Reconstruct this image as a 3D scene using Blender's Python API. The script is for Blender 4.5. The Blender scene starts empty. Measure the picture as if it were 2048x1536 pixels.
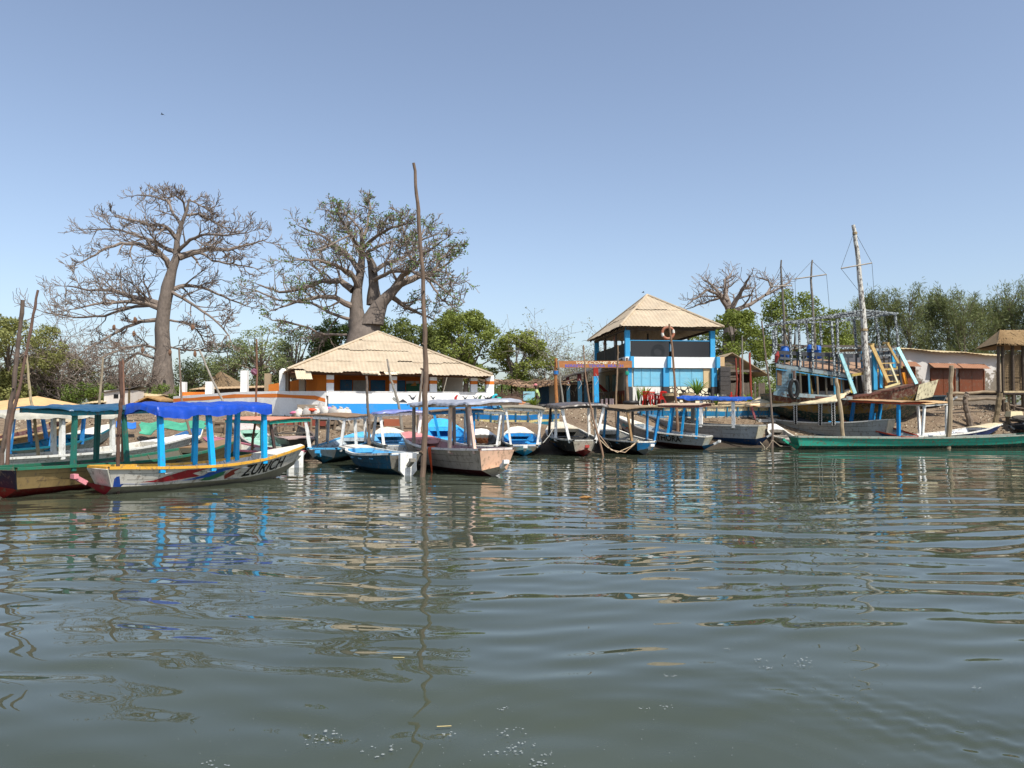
import bpy, math, random
import numpy as np
from mathutils import Vector, Matrix, noise
sc = bpy.context.scene
col = sc.collection
R = math.radians
# ---------------- camera, world, sun, exposure ----------------
F, HY, CH = 1490.0, 815.0, 2.0            # focal length in photo pixels, horizon row, eye height
PITCH = math.atan((HY-768)/F)
cam_d = bpy.data.cameras.new('camera'); cam = bpy.data.objects.new('camera', cam_d); col.objects.link(cam)
cam_d.sensor_width = 36; cam_d.lens = 36*F/2048; cam_d.clip_end = 3000; cam_d.clip_start = .1
cam.location = (0, 0, CH); cam.rotation_euler = (R(90)+PITCH, 0, 0); sc.camera = cam
SUN_EL, SUN_AZ = R(54), R(142)            # azimuth clockwise from +Y
w = bpy.data.worlds.new('World'); sc.world = w; w.use_nodes = True
nt = w.node_tree; bg = nt.nodes['Background']
sky = nt.nodes.new('ShaderNodeTexSky'); sky.sky_type = 'NISHITA'; sky.sun_disc = False
sky.sun_elevation = SUN_EL; sky.sun_rotation = SUN_AZ; sky.air_density = 1.0; sky.dust_density = 1.5; sky.ozone_density = 3.6
hs = nt.nodes.new('ShaderNodeHueSaturation'); hs.inputs['Saturation'].default_value = .82; nt.links.new(sky.outputs[0], hs.inputs['Color']); nt.links.new(hs.outputs[0], bg.inputs[0]); bg.inputs[1].default_value = 0.122
sd = bpy.data.lights.new('sun', 'SUN'); sd.energy = 4.0; sd.angle = R(.55); sd.color = (1, .96, .89)
so = bpy.data.objects.new('sun', sd); col.objects.link(so)
sv = Vector((math.sin(SUN_AZ)*math.cos(SUN_EL), math.cos(SUN_AZ)*math.cos(SUN_EL), math.sin(SUN_EL)))
so.rotation_euler = sv.to_track_quat('Z', 'Y').to_euler()
sc.view_settings.view_transform = 'Standard'; sc.view_settings.look = 'None'
sc.view_settings.exposure = 0.55; sc.view_settings.gamma = 1
# ---------------- helpers ----------------
rnd = random.Random(7); nrng = np.random.default_rng(5)
sp, cp = math.sin(PITCH), math.cos(PITCH)
def P(px, py, D):                          # photo pixel + distance -> world point
    dx, dy = (px-1024)/F, (768-py)/F
    k = D/(cp-dy*sp)
    return Vector((dx*k, D, CH+(sp+dy*cp)*k))
def Xp(px, D): return (px-1024)/F*D
def lin(h):
    h = h.lstrip('#'); c = [int(h[i:i+2], 16)/255 for i in (0, 2, 4)]
    return tuple(((x+.055)/1.055)**2.4 if x > .04045 else x/12.92 for x in c)+(1,)
MC = {}
def base_mat(name):
    m = bpy.data.materials.new(name); m.use_nodes = True
    return m, m.node_tree.nodes, m.node_tree.links, m.node_tree.nodes['Principled BSDF']
def noise_node(n, l, scale, detail=6, rough=.6, vec=None, stretch=None):
    t = n.new('ShaderNodeTexNoise'); t.inputs['Scale'].default_value = scale; t.inputs['Detail'].default_value = detail; t.inputs['Roughness'].default_value = rough
    src = vec or n.new('ShaderNodeTexCoord').outputs['Object']
    if stretch:
        mp = n.new('ShaderNodeMapping'); mp.inputs['Scale'].default_value = stretch; l.new(src, mp.inputs[0]); src = mp.outputs[0]
    l.new(src, t.inputs['Vector']); return t
def ramp(n, l, fac, a, b, ca=(0, 0, 0, 1), cb=(1, 1, 1, 1)):
    r = n.new('ShaderNodeValToRGB'); e = r.color_ramp.elements
    e[0].position = a; e[0].color = ca; e[1].position = b; e[1].color = cb; l.new(fac, r.inputs[0]); return r
def mix(n, l, fac, a, b):
    m = n.new('ShaderNodeMix'); m.data_type = 'RGBA'
    if isinstance(fac, float): m.inputs[0].default_value = fac
    else: l.new(fac, m.inputs[0])
    for s, v in ((6, a), (7, b)):
        if isinstance(v, tuple): m.inputs[s].default_value = v
        else: l.new(v, m.inputs[s])
    return m.outputs[2]
def bump(n, l, bs, h, strength, dist=.02):
    b = n.new('ShaderNodeBump'); b.inputs['Strength'].default_value = strength; b.inputs['Distance'].default_value = dist
    l.new(h, b.inputs['Height']); l.new(b.outputs[0], bs.inputs['Normal'])
def mul(c, k): return (c[0]*k, c[1]*k, c[2]*k, 1)
def paint(h, wear=.35, rough=.5, wood='#7a6a58'):
    k = ('p', h, wear, rough, wood)
    if k in MC: return MC[k]
    m, n, l, b = base_mat('paint_'+h.strip('#')); c = lin(h)
    n1 = noise_node(n, l, 1.7, 5, .65); n2 = noise_node(n, l, 9, 8, .75, stretch=(1, 1, .5)); n3 = noise_node(n, l, 45, 3)
    r1 = ramp(n, l, n1.outputs[0], .3, .7, mul(c, .82), mul(c, 1.08))
    dirt = mix(n, l, ramp(n, l, n2.outputs[0], .5, .75).outputs[0], r1.outputs[0], mul(tuple(.6*c[i]+.12*lin('#5a4a38')[i] for i in range(3)), .8))
    chip = ramp(n, l, n2.outputs[0], .60-.12*wear, .64-.12*wear)
    chm = n.new('ShaderNodeMath'); chm.operation = 'MULTIPLY'; chm.inputs[1].default_value = min(1, wear*1.6); l.new(chip.outputs[0], chm.inputs[0])
    l.new(mix(n, l, chm.outputs[0], dirt, lin(wood)), b.inputs['Base Color'])
    b.inputs['Roughness'].default_value = rough; b.inputs['Specular IOR Level'].default_value = .35
    bump(n, l, b, n3.outputs[0], .25, .01); MC[k] = m; return m
def wood(h, rough=.85, grain=(1, 1, 1)):
    k = ('w', h, grain)
    if k in MC: return MC[k]
    m, n, l, b = base_mat('wood_'+h.strip('#')); c = lin(h)
    n1 = noise_node(n, l, 6, 8, .7, stretch=grain); n2 = noise_node(n, l, 1.3, 3)
    a = ramp(n, l, n1.outputs[0], .3, .72, mul(c, .45), mul(c, 1.25))
    l.new(mix(n, l, ramp(n, l, n2.outputs[0], .4, .75).outputs[0], a.outputs[0], mul(c, .7)), b.inputs['Base Color'])
    b.inputs['Roughness'].default_value = rough; bump(n, l, b, n1.outputs[0], .6, .02); MC[k] = m; return m
def plaster(h, dirt='#9a8a74', amt=.5, scale=1.2, zdirt=None):
    k = ('pl', h, dirt, amt, scale)
    if k in MC: return MC[k]
    m, n, l, b = base_mat('plaster_'+h.strip('#')); c = lin(h)
    n1 = noise_node(n, l, scale, 9, .72, stretch=(1, 1, .6)); n2 = noise_node(n, l, 14, 6, .7)
    a = mix(n, l, ramp(n, l, n1.outputs[0], .66-.25*amt, .80-.15*amt).outputs[0], c, tuple(.5*c[i]+.5*lin(dirt)[i] for i in range(3))+(1,))
    l.new(mix(n, l, ramp(n, l, n2.outputs[0], .35, .75).outputs[0], a, mul(c, .88)), b.inputs['Base Color'])
    b.inputs['Roughness'].default_value = .9; bump(n, l, b, n2.outputs[0], .35, .02); MC[k] = m; return m
def cloth(h, rough=.5):
    k = ('c', h, rough)
    if k in MC: return MC[k]
    m, n, l, b = base_mat('cloth_'+h.strip('#')); c = lin(h)
    n1 = noise_node(n, l, 3, 5, .6)
    l.new(ramp(n, l, n1.outputs[0], .3, .75, mul(c, .75), mul(c, 1.1)).outputs[0], b.inputs['Base Color'])
    b.inputs['Roughness'].default_value = rough; bump(n, l, b, n1.outputs[0], .5, .05); MC[k] = m; return m
def leafmat(h, h2, name='foliage'):
    k = ('l', h, h2)
    if k in MC: return MC[k]
    m, n, l, b = base_mat(name)
    n1 = noise_node(n, l, 1.1, 4, .6); n2 = noise_node(n, l, 9, 2)
    a = ramp(n, l, n1.outputs[0], .38, .62, lin(h), lin(h2))
    l.new(mix(n, l, ramp(n, l, n2.outputs[0], .35, .7).outputs[0], a.outputs[0], mul(lin(h2), 1.25)), b.inputs['Base Color'])
    b.inputs['Roughness'].default_value = .65; b.inputs['Specular IOR Level'].default_value = .25
    tr = n.new('ShaderNodeBsdfTranslucent'); tr.inputs[0].default_value = mul(lin(h2), 1.3)
    ms = n.new('ShaderNodeMixShader'); ms.inputs[0].default_value = .28
    l.new(b.outputs[0], ms.inputs[1]); l.new(tr.outputs[0], ms.inputs[2]); l.new(ms.outputs[0], n['Material Output'].inputs[0])
    MC[k] = m; return m
WM = {}
class MB:
    def __init__(s): s.v = []; s.f = []; s.m = []
    def add(s, vs, fs, mi=0):
        o = len(s.v); s.v += [tuple(p) for p in vs]; s.f += [tuple(i+o for i in f) for f in fs]; s.m += [mi]*len(fs); return s
    def box(s, c, d, rz=0, mi=0, top=1.0):
        x, y, z = d[0]/2, d[1]/2, d[2]/2; cc, ss = math.cos(rz), math.sin(rz); vs = []
        for k, (a, b_, e) in enumerate([(-1, -1, -1), (1, -1, -1), (1, 1, -1), (-1, 1, -1), (-1, -1, 1), (1, -1, 1), (1, 1, 1), (-1, 1, 1)]):
            t = top if e > 0 else 1; X, Y = a*x*t, b_*y*t
            vs.append((c[0]+X*cc-Y*ss, c[1]+X*ss+Y*cc, c[2]+e*z))
        return s.add(vs, [(3, 2, 1, 0), (4, 5, 6, 7), (0, 1, 5, 4), (1, 2, 6, 5), (2, 3, 7, 6), (3, 0, 4, 7)], mi)
    def beam(s, p, q, w_, h_=None, mi=0, tw=1.0):
        p, q = Vector(p), Vector(q); d = q-p; h_ = h_ or w_
        if d.length < 1e-6: return s
        d.normalize(); up = Vector((0, 0, 1)) if abs(d.z) < .9 else Vector((0, 1, 0))
        a = d.cross(up).normalized(); b_ = a.cross(d).normalized(); vs = []
        for o, t in ((p, 1), (q, tw)):
            for i, j in ((-1, -1), (1, -1), (1, 1), (-1, 1)): vs.append(o+a*(i*w_/2*t)+b_*(j*h_/2*t))
        return s.add(vs, [(0, 1, 2, 3), (7, 6, 5, 4), (0, 4, 5, 1), (1, 5, 6, 2), (2, 6, 7, 3), (3, 7, 4, 0)], mi)
    def tube(s, pts, rad, n=6, mi=0, caps=True):
        pts = [Vector(p) for p in pts]; m_ = len(pts)
        if not hasattr(rad, '__len__'): rad = [rad]*m_
        prev = None; vs = []
        for i, p in enumerate(pts):
            d = (pts[min(i+1, m_-1)]-pts[max(i-1, 0)])
            d = d.normalized() if d.length > 1e-7 else Vector((0, 0, 1))
            if prev is None: a = d.cross(Vector((0, 0, 1)) if abs(d.z) < .9 else Vector((1, 0, 0))).normalized()
            else: a = (prev-d*prev.dot(d)); a = a.normalized() if a.length > 1e-6 else d.orthogonal().normalized()
            prev = a; b_ = d.cross(a)
            for k in range(n):
                t = 2*math.pi*k/n; vs.append(p+(a*math.cos(t)+b_*math.sin(t))*rad[i])
        fs = [(i*n+k, i*n+(k+1) % n, (i+1)*n+(k+1) % n, (i+1)*n+k) for i in range(m_-1) for k in range(n)]
        if caps: fs += [tuple(range(n))[::-1], tuple((m_-1)*n+k for k in range(n))]
        return s.add(vs, fs, mi)
    def prism(s, pts, ext, mi=0):           # polygon extruded by the vector ext
        n = len(pts); e = Vector(ext); vs = [Vector(p) for p in pts]+[Vector(p)+e for p in pts]
        return s.add(vs, [tuple(range(n)), tuple(range(2*n-1, n-1, -1))]+[(i, (i+1) % n, n+(i+1) % n, n+i) for i in range(n)], mi)
    def grid(s, g, mi=0, thick=None):       # rows of points
        r, c = len(g), len(g[0]); vs = [p for row in g for p in row]
        s.add(vs, [(i*c+j, i*c+j+1, (i+1)*c+j+1, (i+1)*c+j) for i in range(r-1) for j in range(c-1)], mi)
        if thick is not None:
            t = Vector(thick); vs2 = [Vector(p)+t for p in vs]
            s.add(vs2, [(i*c+j, (i+1)*c+j, (i+1)*c+j+1, i*c+j+1) for i in range(r-1) for j in range(c-1)], mi)
            ring = [j for j in range(c)]+[i*c+c-1 for i in range(1, r)]+[(r-1)*c+j for j in range(c-2, -1, -1)]+[i*c for i in range(r-2, 0, -1)]
            n = len(ring); s.add([vs[i] for i in ring]+[vs2[i] for i in ring], [(i, (i+1) % n, n+(i+1) % n, n+i) for i in range(n)], mi)
        return s
    def blob(s, c, r, n=8, m_=6, j=.0, mi=0):
        vs = []; c = Vector(c); seed = rnd.random()*50
        for i in range(m_+1):
            th = math.pi*i/m_
            for k in range(n):
                ph = 2*math.pi*k/n; d = Vector((math.sin(th)*math.cos(ph), math.sin(th)*math.sin(ph), math.cos(th)))
                q = 1+j*noise.noise(d*1.6+Vector((seed, 0, 0)))
                vs.append(c+Vector((d.x*r[0], d.y*r[1], d.z*r[2]))*q)
        return s.add(vs, [(i*n+k, (i+1)*n+k, (i+1)*n+(k+1) % n, i*n+(k+1) % n) for i in range(m_) for k in range(n)], mi)
    def build(s, name, mats, parent=None, smooth=False, local=False):
        if not isinstance(mats, (list, tuple)): mats = [mats]
        me = bpy.data.meshes.new(name); v = np.array(s.v, float).reshape(-1, 3); loc = None
        if parent is not None and not local:
            M = np.array(WM[parent.name].inverted()); v = v@M[:3, :3].T+M[:3, 3]
        elif parent is None and not local:
            loc = ((v[:, 0].min()+v[:, 0].max())/2, (v[:, 1].min()+v[:, 1].max())/2, v[:, 2].min()); v = v-np.array(loc)
        me.from_pydata(v.tolist(), [], s.f)
        for m_ in mats: me.materials.append(m_)
        if len(mats) > 1: me.polygons.foreach_set('material_index', s.m)
        if smooth: me.polygons.foreach_set('use_smooth', [True]*len(me.polygons))
        me.validate(); me.update()
        o = bpy.data.objects.new(name, me); col.objects.link(o)
        if loc: o.location = loc
        if parent is not None: o.parent = parent
        return o
def tag(o, label=None, cat=None, group=None, kind=None):
    for k, v_ in (('label', label), ('category', cat), ('group', group), ('kind', kind)):
        if v_: o[k] = v_
    return o
def thing(name, label, cat, loc=(0, 0, 0), rot=None, group=None):
    o = bpy.data.objects.new(name, None); col.objects.link(o); o.empty_display_size = .2
    Mr = rot if rot is not None else Matrix.Identity(3)
    o.location = loc; o.rotation_euler = Mr.to_euler(); WM[o.name] = Matrix.Translation(loc)@Mr.to_4x4()
    return tag(o, label, cat, group)
def quads_mesh(name, V, mats, parent=None, loc=(0, 0, 0), mi=None, k=4, local=False):   # V: (N,k,3) array of loose faces
    N = len(V); v = V.reshape(-1, 3)-np.array(loc)
    me = bpy.data.meshes.new(name); me.vertices.add(N*k); me.vertices.foreach_set('co', v.ravel())
    me.loops.add(N*k); me.loops.foreach_set('vertex_index', np.arange(N*k, dtype=np.int32)); me.polygons.add(N)
    me.polygons.foreach_set('loop_start', np.arange(0, N*k, k, dtype=np.int32)); me.polygons.foreach_set('loop_total', np.full(N, k, dtype=np.int32))
    for m_ in (mats if isinstance(mats, (list, tuple)) else [mats]): me.materials.append(m_)
    if mi is not None: me.polygons.foreach_set('material_index', mi)
    me.update(calc_edges=True); o = bpy.data.objects.new(name, me); col.objects.link(o)
    if parent is not None: o.parent = parent
    else: o.location = loc
    return o
def leafquads(C, size, asp=.55, up=.3):     # C: (N,3) leaf centres
    N = len(C); a = nrng.normal(size=(N, 3)); a[:, 2] *= .7; a /= np.linalg.norm(a, axis=1)[:, None]
    b_ = nrng.normal(size=(N, 3)); b_[:, 2] += up; b_ -= a*np.sum(a*b_, axis=1)[:, None]; b_ /= np.linalg.norm(b_, axis=1)[:, None]
    s_ = size*nrng.uniform(.6, 1.3, (N, 1)); a = a*s_; b_ = b_*s_*asp
    return np.stack([C-a, C-b_*.9, C+a, C+b_], axis=1)
def text_mesh(txt, shear=0.0, bold=0.0):
    cu = bpy.data.curves.new('t', 'FONT'); cu.body = txt; cu.shear = shear; cu.offset = bold; cu.resolution_u = 3
    o = bpy.data.objects.new('t', cu); col.objects.link(o); dg = bpy.context.evaluated_depsgraph_get()
    me = bpy.data.meshes.new_from_object(o.evaluated_get(dg))
    vs = [(v_.co.x, v_.co.y) for v_ in me.vertices]; fs = [tuple(p.vertices) for p in me.polygons]
    bpy.data.objects.remove(o); bpy.data.curves.remove(cu); bpy.data.meshes.remove(me)
    a = np.array(vs); mn = a.min(0); mx = a.max(0); a = (a-mn)/(mx-mn)
    return a, fs
# ---------------- terrain ----------------
def H(x, y):
    k = float(np.interp(x, [-3, 5, 11], [0, 4.0, 7.5])); y0_ = y
    y = y-k*float(np.interp(y, [38, 52], [1, 0]))
    ye = y+.5*math.sin(x*.21+1)+.3*math.sin(x*.61)
    z = float(np.interp(ye, [20, 27, 30.5, 33, 35, 37, 41, 60, 400], [-1.8, -.6, 0, .45, .9, 1.5, 2.1, 2.2, 2.4]))
    return z+.10*noise.noise(Vector((x*.5, y*.5, 0)))+.04*noise.noise(Vector((x*2.3, y*2.3, 3)))
def terrain():
    ys = list(np.arange(22, 46, .35))+list(np.arange(46, 80, 2))+list(np.linspace(80, 600, 30))
    xs = list(np.linspace(-600, -60, 24))+list(np.arange(-56, 56, .7))+list(np.linspace(60, 600, 24))
    mb = MB(); mb.grid([[(x, y, H(x, y)) for x in xs] for y in ys])
    m, n, l, b = base_mat('shore_earth')
    n1 = noise_node(n, l, .6, 8, .7); n2 = noise_node(n, l, 5, 8, .8); n3 = noise_node(n, l, 22, 4, .7)
    a = ramp(n, l, n1.outputs[0], .35, .7, lin('#6b5947'), lin('#938067'))
    c2 = mix(n, l, ramp(n, l, n2.outputs[0], .45, .7).outputs[0], a.outputs[0], lin('#57442f'))
    c3 = mix(n, l, ramp(n, l, n3.outputs[0], .62, .68).outputs[0], c2, lin('#c9b495'))
    # wet mud close to the water (a real height band of the ground)
    g = n.new('ShaderNodeNewGeometry'); sx = n.new('ShaderNodeSeparateXYZ'); l.new(g.outputs['Position'], sx.inputs[0])
    wet = ramp(n, l, sx.outputs[2], .15, .45, (1, 1, 1, 1), (0, 0, 0, 1))
    l.new(mix(n, l, wet.outputs[0], c3, lin('#3d3326')), b.inputs['Base Color'])
    b.inputs['Roughness'].default_value = .95; bump(n, l, b, n2.outputs[0], .8, .12)
    o = mb.build('ground', m, smooth=True); tag(o, kind='structure')
terrain()
# ---------------- water ----------------
def water():
    nr, nc = 1150, 400
    d = 1.6*(60/1.6)**(np.linspace(0, 1, nr)); th = np.radians(np.linspace(-72, 72, nc))
    # more columns where they are needed
    D_, T_ = np.meshgrid(d, th, indexing='ij'); X = D_*np.sin(T_); Y = D_*np.cos(T_); Z = np.zeros_like(X)
    g = np.random.default_rng(3)
    patch = .72+.28*np.sin(X*.21+1.3*np.sin(Y*.17)+.6)*np.cos(Y*.19-.7*np.sin(X*.13)+.4)
    px_ = X+.5*np.sin(Y*.35+X*.1); py_ = Y+.35*np.sin(X*.3+.5)+.2*np.sin(X*.8+Y*.3)
    for k in range(54):
        if k < 34: lam = .30*(.85/.30)**g.random(); ang = g.normal(.06, .20); slope = .0105
        elif k < 48: lam = .8*(1.9/.8)**g.random(); ang = g.normal(.03, .17); slope = .0105
        else: lam = 2*(4/2)**g.random(); ang = g.normal(0, .5); slope = .006
        ph = g.random()*6.28; kk = 2*math.pi/lam; amp = slope/kk
        # short waves only where the mesh can carry them
        res = np.clip(lam/(D_*.017)-1, 0, 1)
        Z += amp*res*np.cos(kk*(px_*math.sin(ang)+py_*math.cos(ang))+ph)
    far = np.interp(D_, [3, 7, 12, 24, 40], [.55, 1.1, 1.4, 1.15, .85]); Z *= patch*far
    # wake rings of the camera boat on the right and in the middle
    for (cx, cy, l_, a_, r0, sg) in ((5.6, 3.2, .42, .0016, 2.9, .8), (.8, 3.6, .22, .0005, 1.6, .6)):
        rr = np.hypot(X-cx, Y-cy); Z += a_*np.cos(2*math.pi*rr/l_)*np.exp(-((rr-r0)/sg)**2)
    # turbulent wake line of the camera boat, bottom right
    ux, uy = .80, -.60; s_ = (X-2.2)*ux+(Y-5.2)*uy; r_ = -(X-2.2)*uy+(Y-5.2)*ux+.12*np.sin(s_*2.1)
    env = np.exp(-((r_+.05)/.38)**2)/(1+np.exp(-(s_+.2)*3)); Z += env*(.0034*np.cos(2*math.pi*r_/.26+.8*np.sin(s_*3))+.0016*np.cos(2*math.pi*(r_*.8+s_*.6)/.15)+.0012*np.cos(2*math.pi*(r_*.7-s_*.7)/.11))
    V = np.stack([X, Y, Z], -1).reshape(-1, 3)
    idx = np.arange(nr*nc).reshape(nr, nc); q = np.stack([idx[:-1, :-1], idx[:-1, 1:], idx[1:, 1:], idx[1:, :-1]], -1).reshape(-1, 4)
    me = bpy.data.meshes.new('water'); me.vertices.add(len(V)); me.vertices.foreach_set('co', V.ravel())
    me.loops.add(q.size); me.loops.foreach_set('vertex_index', q.ravel().astype(np.int32)); me.polygons.add(len(q))
    me.polygons.foreach_set('loop_start', np.arange(0, q.size, 4, dtype=np.int32)); me.polygons.foreach_set('loop_total', np.full(len(q), 4, dtype=np.int32))
    me.polygons.foreach_set('use_smooth', np.ones(len(q), dtype=bool)); me.update(calc_edges=True)
    m, n, l, b = base_mat('river_water')
    n1 = noise_node(n, l, .35, 4, .6)
    l.new(ramp(n, l, n1.outputs[0], .3, .7, lin('#383e31'), lin('#42483a')).outputs[0], b.inputs['Base Color'])
    b.inputs['Roughness'].default_value = .006; b.inputs['IOR'].default_value = 1.41
    n2 = noise_node(n, l, 2.2, 3, .5, stretch=(.33, 1.25, 1))
    g_ = n.new('ShaderNodeNewGeometry'); sx = n.new('ShaderNodeSeparateXYZ'); l.new(g_.outputs['Position'], sx.inputs[0])
    mr = n.new('ShaderNodeMapRange'); mr.inputs[1].default_value = 5; mr.inputs[2].default_value = 15; mr.inputs[3].default_value = .15; mr.inputs[4].default_value = 1; l.new(sx.outputs[1], mr.inputs[0])
    mm = n.new('ShaderNodeMath'); mm.operation = 'MULTIPLY'; l.new(mr.outputs[0], mm.inputs[0]); l.new(n2.outputs[0], mm.inputs[1]); bump(n, l, b, mm.outputs[0], 1.0, .0035)
    me.materials.append(m); o = bpy.data.objects.new('water', me); col.objects.link(o); tag(o, kind='structure')
water()
# ---------------- boats ----------------
GP = 'wooden boats moored along the shore'
WHITE, BLUE, SKYB = '#f4f2ec', '#1592cc', '#3fa4dd'
def boat(label, A, B, W, h, side, bottom, rail, inner, transom=WHITE, deck=WHITE, rA=.06, rB=.35, zA=0., zB=None, ws=.62, wb=.34,
         posts=(), pc=WHITE, pw=.085, canopy=None, thw=(.22, .42, .6), text=None, squiggle=None, panels=None, ramc=None, peg=WHITE, cat='boat',
         name='covered_boat', bottomz=.13, wear=.35, roll=0, ddeck=.8, endA=True, extra=None, chain=False):
    a = Vector((Xp(*A), A[1], zA)); bx, by = Xp(*B), B[1]
    if zB is None: zB = max(0, H(bx, by)+.02)
    bb = Vector((bx, by, zB)); f = bb-a; L = f.length; f.normalize()
    yaw = math.atan2(f.y, f.x); pit = math.asin(f.z)
    Mr = (Matrix.Rotation(yaw, 3, 'Z')@Matrix.Rotation(-pit, 3, 'Y')@Matrix.Rotation(roll, 3, 'X'))
    t_ = thing(name, label, cat, a, Mr, GP); M = WM[t_.name]
    tp = [0, .1, .25, .5, .75, .9, 1]
    gw = lambda t: W*float(np.interp(t, tp, [ws, .8, .94, 1, .86, .6, wb]))
    gz = lambda t: h+rA*(1-t)**3*1.0+rB*max(0, (t-.35)/.65)**2.2
    cz = lambda t: bottomz+.06*(1-t)**4+(gz(1)*.42)*max(0, (t-.55)/.45)**2
    cw = lambda t: gw(t)*(.72-.12*t)
    kz = lambda t: float(np.interp(t, [0, .12, .3, .75, .9, 1], [-.02, -.14, -.2, -.16, .05, cz(1)*.7]))
    ox = lambda t: t*L-(.16 if t == 0 else 0)+.22*max(0, t-.9)/.1
    N = 20; T = [i/N for i in range(N+1)]
    def gun(t, s_, dy=0, dz=0): return Vector((ox(t), s_*(gw(t)+dy), gz(t)+dz))
    def chi(t, s_, dy=0, dz=0): return Vector((t*L, s_*(cw(t)+dy), cz(t)+dz))
    def px_of(v):
        q = M@v; return 1024+F*q.x/q.y
    near = -1 if (M@gun(.5, -1)).y-abs((M@gun(.5, -1)).x)*0 < (M@gun(.5, 1)).y else 1
    if abs((M@gun(.5, -1)).y-(M@gun(.5, 1)).y) < .25: near = -1
    def faces(s_):
        p = M@gun(.3, s_); n_ = (M.to_3x3()@Vector((0, s_, 0))).xy; return n_.dot(-p.xy)
    vis = 1 if faces(1) > faces(-1) else -1
    def tat(px, s_): return min((i/200 for i in range(201)), key=lambda t: abs(px_of(gun(max(t, .001), s_))-px))
    mb = MB()
    for i in range(N):
        t0, t1 = T[i], T[i+1]
        for s_ in (-1, 1):
            mb.add([gun(t0, s_), gun(t1, s_), chi(t1, s_), chi(t0, s_)], [(0, 1, 2, 3)], 0)
            mb.add([chi(t0, s_), chi(t1, s_), (t1*L, 0, kz(t1)), (t0*L, 0, kz(t0))], [(0, 1, 2, 3)], 1)
            mb.add([gun(t0, s_, -.035), gun(t1, s_, -.035), chi(t1, s_, -.03, .03), chi(t0, s_, -.03, .03)], [(3, 2, 1, 0)], 2)
            mb.add([chi(t0, s_, -.03, .03), chi(t1, s_, -.03, .03), (t1*L, 0, cz(t1)+.03), (t0*L, 0, cz(t0)+.03)], [(3, 2, 1, 0)], 2)
            if i % 3 == 1: mb.beam(gun(t0, s_, -.05, -.02), chi(t0, s_, -.05, .05), .05, .04, 2)
    mb.add([gun(1, -1), chi(1, -1), (L, 0, kz(1)), chi(1, 1), gun(1, 1)], [(0, 1, 2, 3, 4)], 0)
    # closed stern: slanting panel over a pointed ram
    tip = Vector((-.55, 0, cz(0)+.16)); cL, cR = chi(0, 1), chi(0, -1)
    if endA: mb.add([cL, cR, (0, 0, kz(0)), tip], [(0, 3, 2), (1, 2, 3), (0, 1, 3)], 3)
    else: mb.add([cL, cR, (0, 0, kz(0))], [(0, 1, 2)], 1)
    def S(t, v, s_, off=.014):
        p = chi(t, s_).lerp(gun(max(t, .0001), s_), v); nrm = Vector((0, s_*1.0, -.35)).normalized(); return p+nrm*off
    mats = [paint(side, wear), paint(bottom, wear), paint(inner, wear), paint(ramc or bottom, wear)]
    sgn = 1 if px_of(gun(.95, vis)) > px_of(gun(.05, vis)) else -1
    def U(u, ta, tb): return ta+(tb-ta)*u if sgn > 0 else tb-(tb-ta)*u
    for (txt, ta, tb, v0, v1, hexc, shear) in (text or ()):
        a2, fs = text_mesh(txt, shear, .02); mats.append(paint(hexc, .1))
        mb.add([S(U(x, ta, tb), v0+(v1-v0)*y, vis) for x, y in a2], fs, len(mats)-1)
    for (poly, hexc) in (panels or ()):
        mats.append(paint(hexc, .25)); n_ = len(poly)
        mb.add([S(U(x, 0, 1), y, vis, .011) for x, y in poly], [tuple(range(n_))], len(mats)-1)
    mats.append(wood('#3a332b')); sm = len(mats)-1
    for v_ in (.36, .69):
        for s_ in (-1, 1):
            mb.grid([[S(T[i], v_-.007, s_, .0035), S(T[i], v_+.007+.004*math.sin(i*2.1), s_, .0035)] for i in range(1, N)], sm)
    if squiggle:
        ta, tb, v0, v1, hexc, cnt, seed = squiggle; rr = random.Random(seed); mats.append(paint(hexc, .2))
        for k in range(cnt):
            u = ta+(tb-ta)*(k+.5)/cnt; pts = []; ph = rr.random()*6
            for j in range(7):
                pts.append(S(U(u+(tb-ta)/cnt*.42*math.sin(ph+j*1.3), 0, 1), v0+(v1-v0)*j/6, vis, .012))
            mb.tube(pts, .016, 3, len(mats)-1)
    mb.build('hull', mats, t_, local=True)
    # gunwale rail
    mb = MB(); g = []
    for s_ in (-1, 1):
        g = [[gun(max(t, 0), s_, dy, dz) for dy, dz in ((-.06, .028), (.035, .028), (.035, -.035), (-.06, -.035), (-.06, .028))] for t in T]
        mb.grid(g)
    mb.beam(gun(0, -1, -.06, 0), gun(0, 1, -.06, 0), .07, .05)
    mb.build('gunwale', paint(rail, wear), t_, local=True)
    if endA:
        mb = MB(); q = [gun(0, -1, .0, -.04), gun(0, 1, .0, -.04), chi(0, 1, .01, .0), chi(0, -1, .01, .0)]
        mb.prism([Vector((p.x-.035, p.y, p.z)) for p in q], (.03, 0, 0)); mb.build('transom', paint(transom, wear), t_, local=True)
        mb = MB(); mb.beam(tip+Vector((.12, 0, -.05)), tip+Vector((-.12, 0, .1)), .11, .1); mb.box(tip+Vector((-.13, 0, .12)), (.1, .17, .1)); mb.build('ram_peg', paint(peg, .2), t_, local=True)
    # foredeck
    mb = MB(); ts = [ddeck, (ddeck+1)/2, 1]
    mb.grid([[gun(t, -1, .0, .036), Vector((ox(t), 0, gz(t)+.07)), gun(t, 1, .0, .036)] for t in ts], thick=(0, 0, -.03))
    mb.build('foredeck', paint(deck, wear), t_, local=True)
    mb = MB(); mb.prism([gun(ddeck, -1, -.04, .03), gun(ddeck, 1, -.04, .03), gun(ddeck, 1, -.16, -.12), gun(ddeck, -1, -.16, -.12)], (.03, 0, 0)); mb.build('deck_beam', paint(inner, wear), t_, local=True)
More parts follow.
